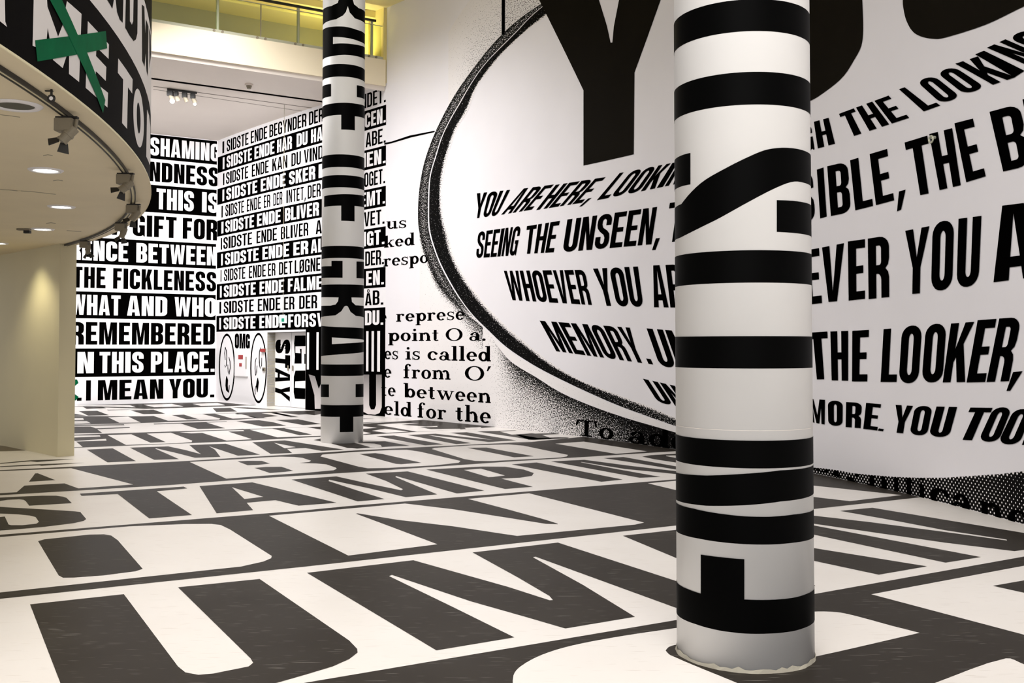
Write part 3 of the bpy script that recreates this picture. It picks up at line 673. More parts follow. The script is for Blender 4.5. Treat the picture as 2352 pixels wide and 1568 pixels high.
fl(r6, [[(0, 265), (410, 230), (500, 240), (1010, 198), (420, 215), (0, 255)], [(0, 308), (530, 285), (560, 292), (1150, 250), (530, 268), (0, 298)]], FB, 1, 'floor_stripe')
fl(r6, [[(-300, -20), (0, 15), (370, 74), (370, 84), (0, 95), (-300, 110)]], mat('brown_floor', (.10, .07, .03), .4), 1, 'floor_patch')

# ================================================================== LEFT FAR WALL (A)
zrow = [HALL.at(500, y)[1] for y in (323, 378, 436, 497, 560, 617, 677, 735, 800, 861.5)]
zrow.append(0)
for i in range(0, 10, 2):
    if i == 0 or True:
        print_on(LEFT, [([(.02, zrow[i + 1]), (8.9, zrow[i + 1]), (8.9, zrow[i] - (.02 if i == 0 else 0)), (.02, zrow[i] - (.02 if i == 0 else 0))], [])], INK, 1, 'dark_band', wall_left)
def rowword(surf, text, x0, x1, z0, z1, m, parent, yref, layer=3, t=.36, b=.15, gap=.14):
    u0 = surf.at(x0, yref)[0]; u1 = surf.at(x1, yref)[0]
    ws = [WID.get(c, 1.0) for c in text]; tot = sum(ws) + gap * (len(text) - 1); x = 0
    for c, w in zip(text, ws):
        if c != ' ':
            a = x / tot; k = w / tot
            f = lambda p: (u0 + (u1 - u0) * (a + p[0] * k), z0 + (z1 - z0) * p[1])
            print_on(surf, [([f(p) for p in o], [[f(p) for p in h] for h in hs]) for o, hs in glyph(c, t, b)], m, layer, 'letter', parent)
        x += w + gap
A = [[('SHAMING', 341, 501)], [('NDNESS', 340, 500)], [('THIS', 357, 443), ('IS', 462, 499)], [('A', 255, 287), ('GIFT', 303, 404), ('FOR', 418, 498)],
     [('R', 160, 184), ('ENCE', 187, 293), ('BETWEEN', 312, 497)], [('THE', 166, 242), ('FICKLENESS', 259, 496)], [('WHAT', 162, 277), ('AND', 292, 384), ('WHO', 401, 496)],
     [('REMEMBERED', 163, 494)], [('IN', 156, 217), ('THIS', 230, 331), ('PLACE.', 348, 494)], [('E', 152, 172), ('.', 178, 190), ('I', 200, 211), ('MEAN', 227, 377), ('YOU.', 390, 494)]]
for i, ws in enumerate(A):
    hh = zrow[i] - zrow[i + 1]; top = zrow[i] - hh * (.12 if i else .14); bot = zrow[i + 1] + hh * (.13 if i < 9 else .16)
    for t_, x0, x1 in ws:
        rowword(LEFT, t_, x0, x1, bot, top, WHITE2 if i % 2 == 0 else INK, wall_left, 700, t=.41, b=.165, gap=.15)
g6 = crop(140, 540, 3.92)
print_on(LEFT, [pxpoly(LEFT, g6([(40, 1300), (145, 1298), (158, 1330), (120, 1360), (60, 1372)])), pxpoly(LEFT, g6([(40, 1392), (90, 1405), (160, 1455), (135, 1485), (60, 1490)]))], GREEN, 5, 'green_stroke', wall_left)

# ================================================================== FAR WALL (B): Danish lines
yr = [325 + 36.4 * k for k in range(13)]
zb = [HALL.at(500, y)[1] for y in yr]
uA = s0 + .02; uB = sC - .01
for i in range(1, 12, 2):
    print_on(HALL, [([(uA, zb[i + 1]), (uB, zb[i + 1]), (uB, zb[i]), (uA, zb[i])], [])], INK, 1, 'dark_band', wall_back)
B = [
 [('I', 509, 513), ('SIDSTE', 519, 569), ('ENDE', 574, 612), ('BEGYNDER', 617, 702), ('DER', 708, 741), ('NDET.', 829, 885)],
 [('I', 510, 514), ('SIDSTE', 519, 577), ('ENDE', 583, 629), ('HAR', 635, 669), ('DU', 680, 705), ('HAR', 713, 753), ('CEN.', 837, 885)],
 [('I', 511, 514), ('SIDSTE', 518, 569), ('ENDE', 577, 616), ('KAN', 624, 659), ('DU', 668, 690), ('VIND', 697, 741), ('ABE.', 839, 885)],
 [('I', 510, 514), ('SIDSTE', 519, 590), ('ENDE', 598, 655), ('SKER', 663, 723), ('I', 731, 739), ('IEN.', 832, 885)],
 [('I', 508, 511), ('SIDSTE', 517, 560), ('ENDE', 566, 599), ('ER', 605, 620), ('DER', 627, 648), ('INTET,', 657, 702), ('DER', 706, 736), ('OGET.', 836, 884)],
 [('I', 508, 513), ('SIDSTE', 517, 583), ('ENDE', 590, 644), ('BLIVER', 654, 732), ('EMT.', 828, 884)],
 [('I', 507, 510), ('SIDSTE', 513, 579), ('ENDE', 589, 636), ('BLIVER', 645, 708), ('A', 725, 739), ('VET.', 836, 883)],
 [('I', 508, 512), ('SIDSTE', 517, 594), ('ENDE', 603, 664), ('ER', 674, 708), ('AL', 714, 743), ('IGT.', 834, 883)],
 [('I', 507, 509), ('SIDSTE', 515, 564), ('ENDE', 572, 611), ('ER', 616, 633), ('DET', 641, 672), ('LØGNEN', 677, 750), ('DER.', 839, 882)],
 [('I', 506, 510), ('SIDSTE', 515, 588), ('ENDE', 597, 653), ('FALMER', 662, 757), ('EN.', 841, 882)],
 [('I', 505, 509), ('SIDSTE', 515, 584), ('ENDE', 593, 645), ('ER', 653, 677), ('DER', 688, 729), ('ÅB.', 839, 881)],
 [('I', 505, 509), ('SIDSTE', 515, 588), ('ENDE', 597, 656), ('FORSV', 663, 745), ('DU.', 839, 881)]]
for i, ws in enumerate(B):
    hh = zb[i] - zb[i + 1]; top = zb[i] - hh * .13; bot = zb[i + 1] + hh * .14
    for t_, x0, x1 in ws:
        rowword(HALL, t_, x0, x1, bot, top, WHITE2 if i % 2 else INK, wall_back, 600, t=.39 if i % 2 else .335, b=.16 if i % 2 else .13, gap=.16)
# lower part: round faces, OMG, doors, dark panels
def oval(cx, cy, rx, ry, n=40): return [(cx + rx * math.cos(2 * math.pi * k / n), cy + ry * math.sin(2 * math.pi * k / n)) for k in range(n)]
for cx, cy, rx, ry in ((245, 728, 145, 605), (815, 745, 150, 635)):
    print_on(HALL, [pxpoly(HALL, kb(oval(cx, cy, rx, ry)), [kb(oval(cx, cy - 2, rx - 22, ry - 44))])], INK, 2, 'round_outline', wall_back)
def stroke(cr, surf, pts, w, m, parent, layer=2, name='drawn_line'):
    L_, R_ = [], []
    for i, p in enumerate(pts):
        a = pts[max(i - 1, 0)]; b = pts[min(i + 1, len(pts) - 1)]; d = np.array([b[0] - a[0], b[1] - a[1]], float); d /= max(np.linalg.norm(d), 1e-6)
        wi = w if not isinstance(w, (list, tuple)) else w[i]
        L_.append((p[0] - d[1] * wi, p[1] + d[0] * wi)); R_.append((p[0] + d[1] * wi, p[1] - d[0] * wi))
    print_on(surf, [pxpoly(surf, cr(L_ + R_[::-1]))], m, layer, name, parent)
for fx in (0, 1):
    if fx == 0:
        ps = [[(215, 365), (235, 430), (245, 540), (235, 700), (215, 735), (205, 690)], [(280, 545), (300, 620), (305, 740), (285, 860), (270, 820), (262, 720)], [(215, 370), (205, 480), (215, 600)], [(262, 680), (262, 760)],
              [(240, 890), (245, 960), (240, 1060), (250, 1140), (275, 1185)], [(290, 1050), (285, 1120), (275, 1190)]]
    else:
        ps = [[(850, 375), (832, 450), (828, 560), (835, 700), (842, 755), (870, 700), (872, 560)], [(775, 560), (755, 640), (752, 760), (765, 880), (780, 820), (790, 700)], [(828, 570), (828, 660)],
              [(800, 920), (800, 1000), (790, 1080), (795, 1180)], [(770, 1060), (750, 1140), (760, 1220)]]
    for j, p in enumerate(ps):
        stroke(kb, HALL, p, [5] + [7 if j != 4 - fx else 22] * (len(p) - 2) + [5], INK, wall_back)
word(HALL, 'OMG', kb([(388, 122), (662, 130), (658, 395), (388, 392)]), INK, wall_back, 2, t=.45, b=.22, gap=.10)
# small notice board with red notices
nb = empty('notice_board', HALL.to3(*HALL.at(555, 830), .02), label='small white notice board with red notices between the two round faces', category='notice board')
def hall_box(name, cr, x0, y0, x1, y1, o0, o1, m, parent):
    u0, z1 = HALL.at(*cr([(x0, y0)])[0]); u1, z0 = HALL.at(*cr([(x1, y1)])[0])
    bm = bmesh.new(); vs = [bm.verts.new(HALL.to3(u, z, o)) for u in (u0, u1) for z in (z0, z1) for o in (o0, o1)]
    for f in ((0, 1, 3, 2), (4, 5, 7, 6), (0, 1, 5, 4), (2, 3, 7, 6), (0, 2, 6, 4), (1, 3, 7, 5)): bm.faces.new([vs[i] for i in f])
    return keep(obj_bm(name, bm, m), parent)
hall_box('board', kb, 412, 430, 628, 895, -.01, .05, WHITE2, nb)
hall_box('notice', kb, 482, 508, 562, 585, .05, .056, RED, nb)
hall_box('notice', kb, 498, 655, 542, 715, .05, .056, RED, nb)
hall_box('hinge', kb, 616, 540, 628, 760, .05, .06, GREY, nb)
fa = empty('fire_alarm', HALL.to3(*HALL.at(607, 805), .02), label='small red alarm box on the right round face', category='alarm')
hall_box('housing', kb, 885, 400, 948, 455, 0, .07, RED, fa)
hall_box('backplate', kb, 878, 395, 955, 462, 0, .02, GREY, fa)
dh = empty('wall_button', HALL.to3(*HALL.at(607, 848), .02), label='small grey oval push button on the right round face', category='switch')
hall_box('plate', kb, 898, 735, 938, 805, 0, .03, GREY, dh)
hall_box('button', kb, 908, 755, 928, 785, .03, .045, DARK, dh)
# recessed doors
def recess(u, z, o): return HALL.to3(u, z, -o)
rev = .24
for nm, ua, ub, z0, z1, o0, o1, m in (('door_frame', uD0 - .3, uD0, 0, zD, .0, rev + .3, CREAM), ('door_frame', uD0 - .3, uD1, zD, zD + .15, .0, rev + .3, WHITE2)):
    bm = bmesh.new(); vs = [bm.verts.new(recess(u, z, o)) for u in (ua, ub) for z in (z0, z1) for o in (o0 + .002, o1)]
    for f in ((0, 1, 3, 2), (4, 5, 7, 6), (0, 1, 5, 4), (2, 3, 7, 6), (0, 2, 6, 4), (1, 3, 7, 5)): bm.faces.new([vs[i] for i in f])
    obj_bm(nm, bm, m, wall_back)
class RecS:
    """plane of the door leaves, set back in the doorway"""
    breaks = None
    def __init__(s):
        a = np.array(HALL.to3(uD0 - .2, 0, 0)[:2]); b = np.array(HALL.to3(uD1 + .1, 0, 0)[:2]); d = (b - a) / np.linalg.norm(b - a); n = np.array(HALL.nrm((uD0 + uD1) / 2, 0)[:2])
        s.p = PlaneS(a - n * rev, d, n)
    def at(s, x, y): return s.p.at(x, y)
    def to3(s, u, v, o): return s.p.to3(u, v, o)
    def nrm(s, u, v): return s.p.nrm(u, v)
RC = RecS()
ud = [RC.at(x, 850)[0] for x in (604, 669, 706)]
for i, (a, b) in enumerate(zip(ud, ud[1:])):
    bm = bmesh.new(); vs = [bm.verts.new(RC.to3(u, z, o)) for u in (a + .012, b - .012) for z in (.01, zD - .005) for o in (-.05, 0)]
    for f in ((0, 1, 3, 2), (4, 5, 7, 6), (0, 1, 5, 4), (2, 3, 7, 6), (0, 2, 6, 4), (1, 3, 7, 5)): bm.faces.new([vs[i_] for i_ in f])
    dr = obj_bm('door_%d' % (i + 1), bm, WHITE2, kind='structure')
    if i == 0:
        T4 = [(1390, 230), (1390, 1370), (1110, 1340), (1110, 230)]
        word(RC, 'STAY', kb([(1388, 232), (1378, 1350), (1112, 1260), (1118, 235)]), INK, dr, 1, t=.34, b=.34, gap=.10)
    else:
        for poly in ([(1470, 160), (1670, 158), (1670, 350), (1480, 355), (1480, 470), (1570, 478), (1560, 400), (1590, 400), (1590, 665), (1460, 665), (1470, 540), (1455, 300)],
                     [(1640, 490), (1672, 490), (1672, 675), (1640, 668)],
                     [(1480, 790), (1670, 788), (1668, 975), (1475, 985), (1468, 1100), (1660, 1112), (1655, 1305), (1470, 1295), (1448, 1180), (1450, 900)]):
            print_on(RC, [pxpoly(RC, kb(poly))], INK, 1, 'letter', dr)
    bm = bmesh.new(); hp = RC.to3(b - .12 if i == 0 else a + .12, 1.05, .03); add_box(bm, hp, (.03, .03, .14)); obj_bm('door_handle', bm, GREY, dr)
# recess back filler
bm = bmesh.new(); vs = [bm.verts.new(RC.to3(u, z, o)) for u in (ud[0] - .6, ud[-1] + .6) for z in (0, zD + .2) for o in (-.2, -.08)]
for f in ((0, 1, 3, 2), (4, 5, 7, 6), (0, 1, 5, 4), (2, 3, 7, 6), (0, 2, 6, 4), (1, 3, 7, 5)): bm.faces.new([vs[i] for i in f])
obj_bm('recess_back', bm, WHITE2, wall_back)
# dark lower panel with stretched letters
ul = HALL.at(702, 800)[0]
print_on(HALL, [([(ul, .0), (uB, .0), (uB, zb[12]), (ul, zb[12])], [])], INK, 1, 'dark_panel', wall_back)
zq = [HALL.at(860, y)[1] for y in (760, 853, 870, 955)]
for x0, x1 in ((705, 710), (727, 732), (841, 846.5), (853.5, 859), (866.5, 873)):
    u0, u1 = HALL.at(x0, 800)[0], HALL.at(x1, 800)[0]
    print_on(HALL, [([(u0, zq[1]), (u1, zq[1]), (u1, zq[0]), (u0, zq[0])], [])], WHITE2, 2, 'stripe', wall_back)
GR = grad_mat('fading_print', .1, 1.25, (.75, .70, .70), (.01, .008, .008))
gY = kb([(1720, 860), (1830, 890), (1900, 1120), (2000, 880), (2120, 860), (1960, 1230), (1955, 1480), (1830, 1480), (1822, 1230)])
print_on(HALL, [pxpoly(HALL, gY)], GR, 2, 'letter', wall_back)
print_on(HALL, [([HALL.at(*p) for p in [(830, 860), (848, 860), (848, 930), (852, 940), (860, 940), (864, 930), (864, 860), (877, 860), (877, 935), (872, 948), (862, 952), (846, 951), (834, 945), (829, 935)]], [])], GR, 2, 'letter', wall_back)
# green lit exit sign hanging in front of the far wall
u_, z_ = HALL.at(650, 733); e0 = np.array([0, 0, H]) * .05 + np.array(HALL.to3(u_, z_, 0)) * .95; es = empty('exit_sign', tuple(e0), label='small pale green lit exit sign in front of the last white-on-black line', category='exit sign')
bm = bmesh.new(); add_box(bm, e0, (.19, .03, .19)); keep(obj_bm('sign_box', bm, SIGN), es)
bm = bmesh.new(); add_box(bm, e0 + np.array([0, -.02, -.02]), (.07, .012, .09)); keep(obj_bm('running_figure_panel', bm, mat('sign_green', (.0, .25, .14), .5)), es)
bm = bmesh.new(); add_cyl(bm, e0 + np.array([0, 0, .095]), (e0[0], e0[1], zC), .006, n=6); keep(obj_bm('hanging_rod', bm, GREY), es)

# ================================================================== TALL HALL WALL (C)
WR = wall_right
OUT = [(1257, 0), (1192.5, 44), (1138, 95), (1090.5, 153), (1043, 221), (1002, 299), (976.5, 367), (964.6, 425), (960.5, 476), (961, 515), (966, 545), (976.5, 580), (1007, 653), (1064.6, 714), (1118, 760), (1168, 825), (1233, 867), (1290, 902), (1359, 932), (1436, 959), (1501, 978), (1556, 994)]
INN = [(1262, 25), (1206, 71), (1152, 122), (1118, 163), (1090, 204), (1070, 252), (1046, 292.5), (1031, 333), (1019, 374), (1010.5, 425), (1010.5, 476), (1015, 510), (1022.5, 538), (1034, 584), (1061, 638), (1099, 691), (1145, 741), (1195, 785), (1263.6, 837), (1340, 879), (1417, 909.5), (1497, 940), (1556, 965)]
MID = [(1240, 20), (1182, 78), (1118, 143), (1084, 190), (1056, 238), (1036, 272), (1016, 313), (1002, 357), (988, 408), (985, 476), (987, 530), (1003, 584), (1022, 626), (1053, 680), (1084, 722), (1118, 756), (1162, 797), (1219, 835), (1277, 866), (1355, 903), (1432, 936), (1556, 980)]
# extend all three curves up out of the frame, and down behind the big pillar to the far side
TOPX = [(1330, -60), (1420, -110)]
def ext(c, dx, dn): return [(1440 + dx, -110), (1345 + dx, -58)] + c + dn
NS = 130
O_ = resample(ext(OUT, 0, [(1650, 1020), (1760, 1045)]), NS); I_ = resample(ext(INN, 10, [(1650, 1000), (1760, 1035)]), NS); M_ = resample(ext(MID, 5, [(1650, 1010), (1760, 1040)]), NS)
def grid_mesh(name, rows, dens, m, surf, parent, layer=2):
    """rows: list of lists of pixel points; dens: same shape"""
    bm = bmesh.new(); dl = bm.verts.layers.float.new('ink_share'); uvl = bm.loops.layers.uv.new('uv'); G = []; UV = {}
    for r_, d_ in zip(rows, dens):
        g_ = []
        for p, d in zip(r_, d_):
            u, z = surf.at(*p); z = max(z, .004)
            v = bm.verts.new(surf.to3(u, z, STEP * layer)); v[dl] = d; UV[v] = (u, z); g_.append(v)
        G.append(g_)
    for a, b in zip(G, G[1:]):
        for i in range(len(a) - 1):
            try: f = bm.faces.new((a[i], a[i + 1], b[i + 1], b[i]))
            except ValueError: continue
            if f.calc_area() < 1e-7: bm.faces.remove(f)
    for f in bm.faces:
        for l in f.loops: l[uvl].uv = UV[l.vert]
        f.normal_update()
        if f.normal.dot(Vector(surf.nrm(*UV[f.verts[0]]))) < 0: f.normal_flip()
    me = bpy.data.meshes.new(name); bm.to_mesh(me); bm.free()
    return link(name, me, m, parent)
# offset that clears wall facets between break lines
LG = 3
# rough outer band, thin gap, solid core, ragged inner edge
fO = lambda k: max(0.0, min(1.0, (74 - k) / 8.0))        # rough band dies out along the lower half
rows = [list(map(tuple, O_)), list(map(tuple, O_ * .5 + M_ * .5)), list(map(tuple, M_ * .93 + O_ * .07))]
def yfac(p): return max(0, min(1, (760 - p[1]) / 60.0))
grid_mesh('lens_rim_grain', rows, [[.9 * yfac(p) for p in rows[0]], [.70 * yfac(p) for p in rows[1]], [.85 * yfac(p) for p in rows[2]]], GRAIN, HALL, WR, LG)
rows = [list(map(tuple, M_ * .96 + I_ * .04)), list(map(tuple, M_ * .15 + I_ * .85)), list(map(tuple, I_)), list(map(tuple, I_ * 1.25 - M_ * .25))]
def lw(p): return 1.0 if p[0] < 1200 or p[1] < 500 else max(.75, 1 - (p[0] - 1200) / 1200)
grid_mesh('lens_rim_core', rows, [[1.05 * lw(p) for p in rows[0]], [1.05 * lw(p) for p in rows[1]], [.6] * NS, [0] * NS], GRAIN, HALL, WR, LG)
# thin dark line and pale highlight in the lower rim
low = [i for i in range(NS) if M_[i][1] > 700]
rows = [[tuple(M_[i] * .45 + O_[i] * .55) for i in low], [tuple(M_[i] * .32 + O_[i] * .68) for i in low]]
grid_mesh('lens_rim_line', rows, [[.62] * len(low)] * 2, GRAIN, HALL, WR, LG)
# grain outside the rim: column grid from the rim to the floor
def yfloor(px):
    lo, hi = 850, 1400
    for _ in range(24):
        mid_ = (lo + hi) / 2
        if HALL.at(px, mid_)[1] > 0: lo = mid_
        else: hi = mid_
    return lo
Ox = resample(OUT, 400); low_o = Ox[Ox[:, 1] > 520]
def yrim(px): return float(np.interp(px, low_o[:, 0], low_o[:, 1]))
rows, dens = [], []
for px in list(range(964, 1110, 5)) + list(range(1110, 1700, 7)):
    y0 = yrim(px) if px <= 1556 else 994 + (px - 1556) * .3; y1 = yfloor(px) + 1; n = 22
    col, dd = [], []
    for k in range(n + 1):
        f = k / n
        y = y0 + (y1 - y0) * (f ** 1.3); dist = y - y0
        if px < 1110: d = .75 * max(0, 1 - dist / (26 + max(0, px - 1040) * .9))
        else:
            h = min(1, max(0, (px - 1092) / 105.0)); h = h * h * (3 - 2 * h); g_ = min(1, max(0, (px - 1250) / 220.0))
            d = h * ((.36 + .50 * math.exp(-dist / 45)) * (1 - g_) + (.62 + .28 * math.exp(-dist / 40) + .22 * max(0, (px - 1400) / 150)) * g_)
            if px < 1330: d *= (1 - .25 * f * (1330 - px) / 200)
        col.append((px, y)); dd.append(max(0, min(.97, d)))
    rows.append(col); dens.append(dd)
grid_mesh('photo_grain_print', rows, dens, GRAIN, HALL, WR, 2)
# light speckle above the rim
rows, dens = [], []
top_o = Ox[Ox[:, 1] < 300][::-1]
for px in range(1030, 1330, 8):
    yb = float(np.interp(px, top_o[:, 0], top_o[:, 1])) if px < 1257 else -(px - 1257) * .8
    yt = min(-40, yb - 60) if px > 1110 else yb - 170
    col, dd = [], []
    for k in range(13):
        f = k / 12; y = yb + 2 + (yt - yb) * f; dist = yb - y
        base = .36 if px > 1158 else .33 * max(0, 1 - dist / 190) * min(1, (px - 1030) / 55)
        col.append((px, y)); dd.append(base if k < 12 or px > 1158 else 0)
    rows.append(col); dens.append(dd)
grid_mesh('photo_speckle_print', rows, dens, GRAIN, HALL, WR, 2)
# halftone below the lens, right
edge = r5([(70, 155), (200, 165), (350, 185), (500, 215), (700, 235), (950, 255), (1200, 265), (1500, 265), (1800, 245), (2100, 225), (2352, 195), (2800, 130)])
ex = [p[0] for p in edge]; ey = [p[1] for p in edge]
rows, dens = [], []
for px in range(1780, 2440, 8):
    y0 = float(np.interp(px, ex, ey)) if px >= 1865 else 1073 - (1865 - px) * .3; y1 = max(yfloor(px) + 1, y0 + 1)
    col, dd = [], []
    for k in range(13):
        f = k / 12; y = y0 + (y1 - y0) * f
        d = .74 + .10 * min(1, max(0, (px - 1950) / 400)) - .05 * f + .12 * max(0, (px - 2180) / 170) * (1 - f)
        if k == 0: d = .5
        col.append((px, y)); dd.append(d)
    rows.append(col); dens.append(dd)
grid_mesh('halftone_print', rows, dens, DOTS, HALL, WR, 2)
# big letters
def hp(cr, pts, holes=(), m=INK, layer=4, name='letter'):
    return print_on(HALL, [pxpoly(HALL, cr(pts), [cr(h) for h in holes])], m, layer, name, WR)
INKB = mat('big_letter_ink', (.007, .0055, .0035), .6, spec=.03, noise=.15, nscale=.8)
hp(k5, [(940, -110), (1295, 610), (1295, 1118), (1635, 1042), (1640, 490), (1855, -110), (1570, -110), (1535, 0), (1500, 180), (1490, 288), (1478, 288), (1455, 180), (1400, 0), (1365, -110)], m=INKB)
O1 = [(150, 200), (160, 400), (230, 560), (400, 700), (640, 770), (890, 690), (1010, 620), (1130, 520), (1210, 400), (1255, 310), (1268, 200), (1262, 0), (1250, -110), (150, -110)]
hp(k7, [tuple(p) for p in resample(O1[:-2], 70)] + O1[-2:], m=INKB)
hp(k7, [tuple(p) for p in resample([(1540, -110), (1535, 0), (1540, 60), (1560, 140), (1600, 210), (1655, 245), (1740, 262), (1830, 252), (2100, 165), (2352, 45), (2700, -110)], 70)], m=INKB)
# text inside the lens
lens = [
 (k5, 'YOU', [(575, 1305), (800, 1281), (712, 1455), (560, 1475)], .34),
 (k5, 'ARE', [(870, 1275), (1095, 1245), (945, 1415), (738, 1450)], .34),
 (k5, 'HERE,', [(1108, 1248), (1490, 1188), (1325, 1362), (975, 1418)], .34),
 (k5, 'LOOKIN', [(1540, 1168), (2025, 1075), (1935, 1240), (1385, 1352)], .34),
 (k6, 'SEEING', [(520, 85), (778, 48), (745, 225), (505, 242)], .34),
 (k6, 'THE', [(812, 50), (1010, 18), (972, 207), (795, 217)], .34),
 (k6, 'UNSEEN,', [(1055, 10), (1640, -72), (1605, 155), (1025, 207)], .36),
 (k6, 'WHOEVER', [(673, 318), (1158, 312), (1202, 523), (712, 493)], .35),
 (k6, 'YOU', [(1208, 305), (1478, 292), (1512, 535), (1265, 527)], .36),
 (k6, 'ARE', [(1545, 287), (1810, 275), (1840, 540), (1575, 537)], .37),
 (k6, 'MEMORY.', [(888, 617), (1470, 662), (1570, 880), (988, 800)], .36),
 (k6, 'UNS', [(1530, 663), (1850, 690), (1930, 930), (1610, 890)], .37),
 (k6, 'UNS', [(1508, 965), (1800, 1030), (1895, 1165), (1600, 1108)], .37),
 (raw, 'T', [(1539, 466), (1598, 456), (1585, 550), (1526, 558)], .36),
 (k7, 'G', [(828, 862), (915, 838), (940, 1008), (848, 1035)], .38), (k7, 'H', [(935, 822), (1035, 795), (1078, 970), (962, 1002)], .38),
 (k7, 'THE', [(1105, 768), (1440, 645), (1580, 795), (1170, 930)], .37),
 (k7, 'L', [(1510, 602), (1590, 575), (1790, 712), (1678, 752)], .42), (k7, 'O', [(1628, 548), (1745, 510), (1928, 655), (1798, 700)], .38),
 (k7, 'O', [(1765, 490), (1880, 448), (2095, 590), (1955, 638)], .38), (k7, 'K', [(1890, 430), (2045, 380), (2300, 520), (2145, 572)], .36),
 (k7, 'I', [(2025, 367), (2085, 342), (2360, 478), (2290, 522)], 1), (k7, 'N', [(2105, 322), (2230, 265), (2540, 400), (2410, 455)], .36), (k7, 'G', [(2245, 258), (2370, 195), (2680, 320), (2555, 380)], .36),
 (k7, 'S', [(822, 1190), (925, 1160), (945, 1480), (855, 1508)], .38), (k7, 'I', [(955, 1145), (1000, 1130), (1022, 1462), (978, 1475)], 1),
 (k7, 'B', [(1025, 1122), (1165, 1090), (1185, 1432), (1050, 1458)], .38), (k7, 'L', [(1180, 1082), (1300, 1045), (1335, 1390), (1215, 1420)], .40),
 (k7, 'E', [(1312, 1040), (1430, 1005), (1478, 1352), (1355, 1385)], .38), (k7, 'T', [(1548, 962), (1702, 915), (1755, 1298), (1610, 1325)], .36),
 (k7, 'H', [(1715, 905), (1870, 865), (1928, 1250), (1785, 1283)], .37), (k7, 'E', [(1885, 832), (2010, 800), (2097, 1190), (1965, 1230)], .38),
 (k7, 'B', [(2122, 755), (2330, 698), (2400, 1115), (2215, 1158)], .36), (k7, 'E', [(2345, 672), (2500, 620), (2570, 1050), (2435, 1100)], .38),
 (k8, 'E', [(760, 198), (862, 182), (880, 512), (785, 522)], .4), (k8, 'V', [(880, 178), (1012, 152), (1005, 498), (885, 508)], .36),
 (k8, 'E', [(1035, 142), (1138, 128), (1138, 486), (1040, 497)], .42), (k8, 'R', [(1155, 125), (1282, 105), (1284, 475), (1160, 488)], .38),
 (k8, 'Y', [(1380, 78), (1525, 50), (1515, 448), (1375, 462)], .34), (k8, 'O', [(1545, 30), (1674, 8), (1662, 425), (1535, 445)], .38), (k8, 'U', [(1700, 6), (1838, -12), (1820, 402), (1688, 425)], .38),
 (raw, 'A', [(2272, 476), (2384, 462), (2386, 635), (2283, 648)], .38),
 (k8, 'T', [(785, 690), (912, 682), (928, 968), (815, 970)], .36), (k8, 'H', [(930, 682), (1037, 678), (1037, 978), (938, 975)], .39), (k8, 'E', [(1062, 678), (1162, 672), (1152, 982), (1060, 982)], .42),
 (k8, 'L', [(1250, 668), (1342, 660), (1328, 985), (1232, 985)], .42), (k8, 'O', [(1362, 650), (1482, 643), (1458, 992), (1340, 992)], .38), (k8, 'O', [(1505, 640), (1628, 632), (1603, 985), (1478, 990)], .38),
 (k8, 'K', [(1655, 634), (1795, 624), (1740, 985), (1605, 988)], .36), (k8, 'E', [(1815, 614), (1928, 606), (1860, 985), (1748, 988)], .42), (k8, 'R', [(1945, 604), (2078, 595), (2003, 980), (1868, 985)], .38),
 (k8, 'M', [(795, 1085), (898, 1092), (896, 1240), (815, 1225)], .36), (k8, 'O', [(915, 1095), (1005, 1100), (1003, 1250), (918, 1245)], .4), (k8, 'R', [(1025, 1105), (1120, 1110), (1112, 1262), (1022, 1255)], .4),
 (k8, 'E', [(1145, 1110), (1235, 1118), (1212, 1276), (1128, 1266)], .42),
 (k8, 'Y', [(1322, 1122), (1427, 1128), (1405, 1297), (1290, 1285)], .36), (k8, 'O', [(1440, 1128), (1545, 1130), (1510, 1308), (1405, 1300)], .38), (k8, 'U', [(1568, 1132), (1692, 1135), (1642, 1318), (1520, 1310)], .4),
 (k8, 'T', [(1772, 1138), (1905, 1140), (1825, 1336), (1680, 1330)], .36), (k8, 'O', [(1912, 1136), (2022, 1138), (1938, 1346), (1818, 1340)], .38), (k8, 'O', [(2035, 1145), (2150, 1150), (2062, 1362), (1935, 1355)], .38), (k8, 'K', [(2170, 1150), (2300, 1155), (2210, 1370), (2080, 1362)], .38),
]
for cr, tx, qd, tt in lens:
    word(HALL, tx, cr(qd), INK, WR, 5, t=tt, b=.14, gap=.13)
hp(k7, [(1510, 1292), (1555, 1280), (1525, 1415), (1497, 1428)], layer=5); hp(k8, [(2028, 925), (2085, 920), (2010, 1038), (1988, 1038)], layer=5)
hp(k8, [(1222, 1263), (1252, 1268), (1246, 1281), (1215, 1276)], layer=5)
# thin printed rules
hp(k5, [(-50, 965), (0, 955), (120, 915), (290, 882), (290, 892), (130, 928), (0, 967), (-50, 978)], layer=3, name='thin_rule')
hp(k5, [(742, -60), (766, -60), (765, 235), (742, 240)], layer=3, name='thin_rule')
# serif lines
sl = lambda *a, **k: sline(HALL, WR, *a, **k)
sl([('us', 1066, 1186)], k4, 68, 60, 46, 46, 1066, 1186)
sl([('ked', 1052, 1233)], k4, 180, 163, 44, 48, 1050, 1235)
sl([('respo', 1048, 1318)], k4, 292, 270, 48, 48, 1065, 1310)
sl([('e', 1036, 1066), ('represe', 1124, 1535)], k4, 626, 612, 46, 52, 1040, 1530)
sl([('point', 1076, 1382), ('O', 1420, 1524), ('a.', 1562, 1665)], k4, 740, 738, 50, 52, 1076, 1660)
sl([('es', 1052, 1136), ('is', 1180, 1268), ('called', 1312, 1692)], k4, 848, 862, 50, 58, 1060, 1690)
sl([('e', 1050, 1095), ('from', 1168, 1450), ("O'", 1535, 1695)], k4, 958, 980, 52, 60, 1050, 1690)
sl([('te', 1035, 1120), ('between', 1168, 1692)], k4, 1068, 1112, 52, 60, 1060, 1690)
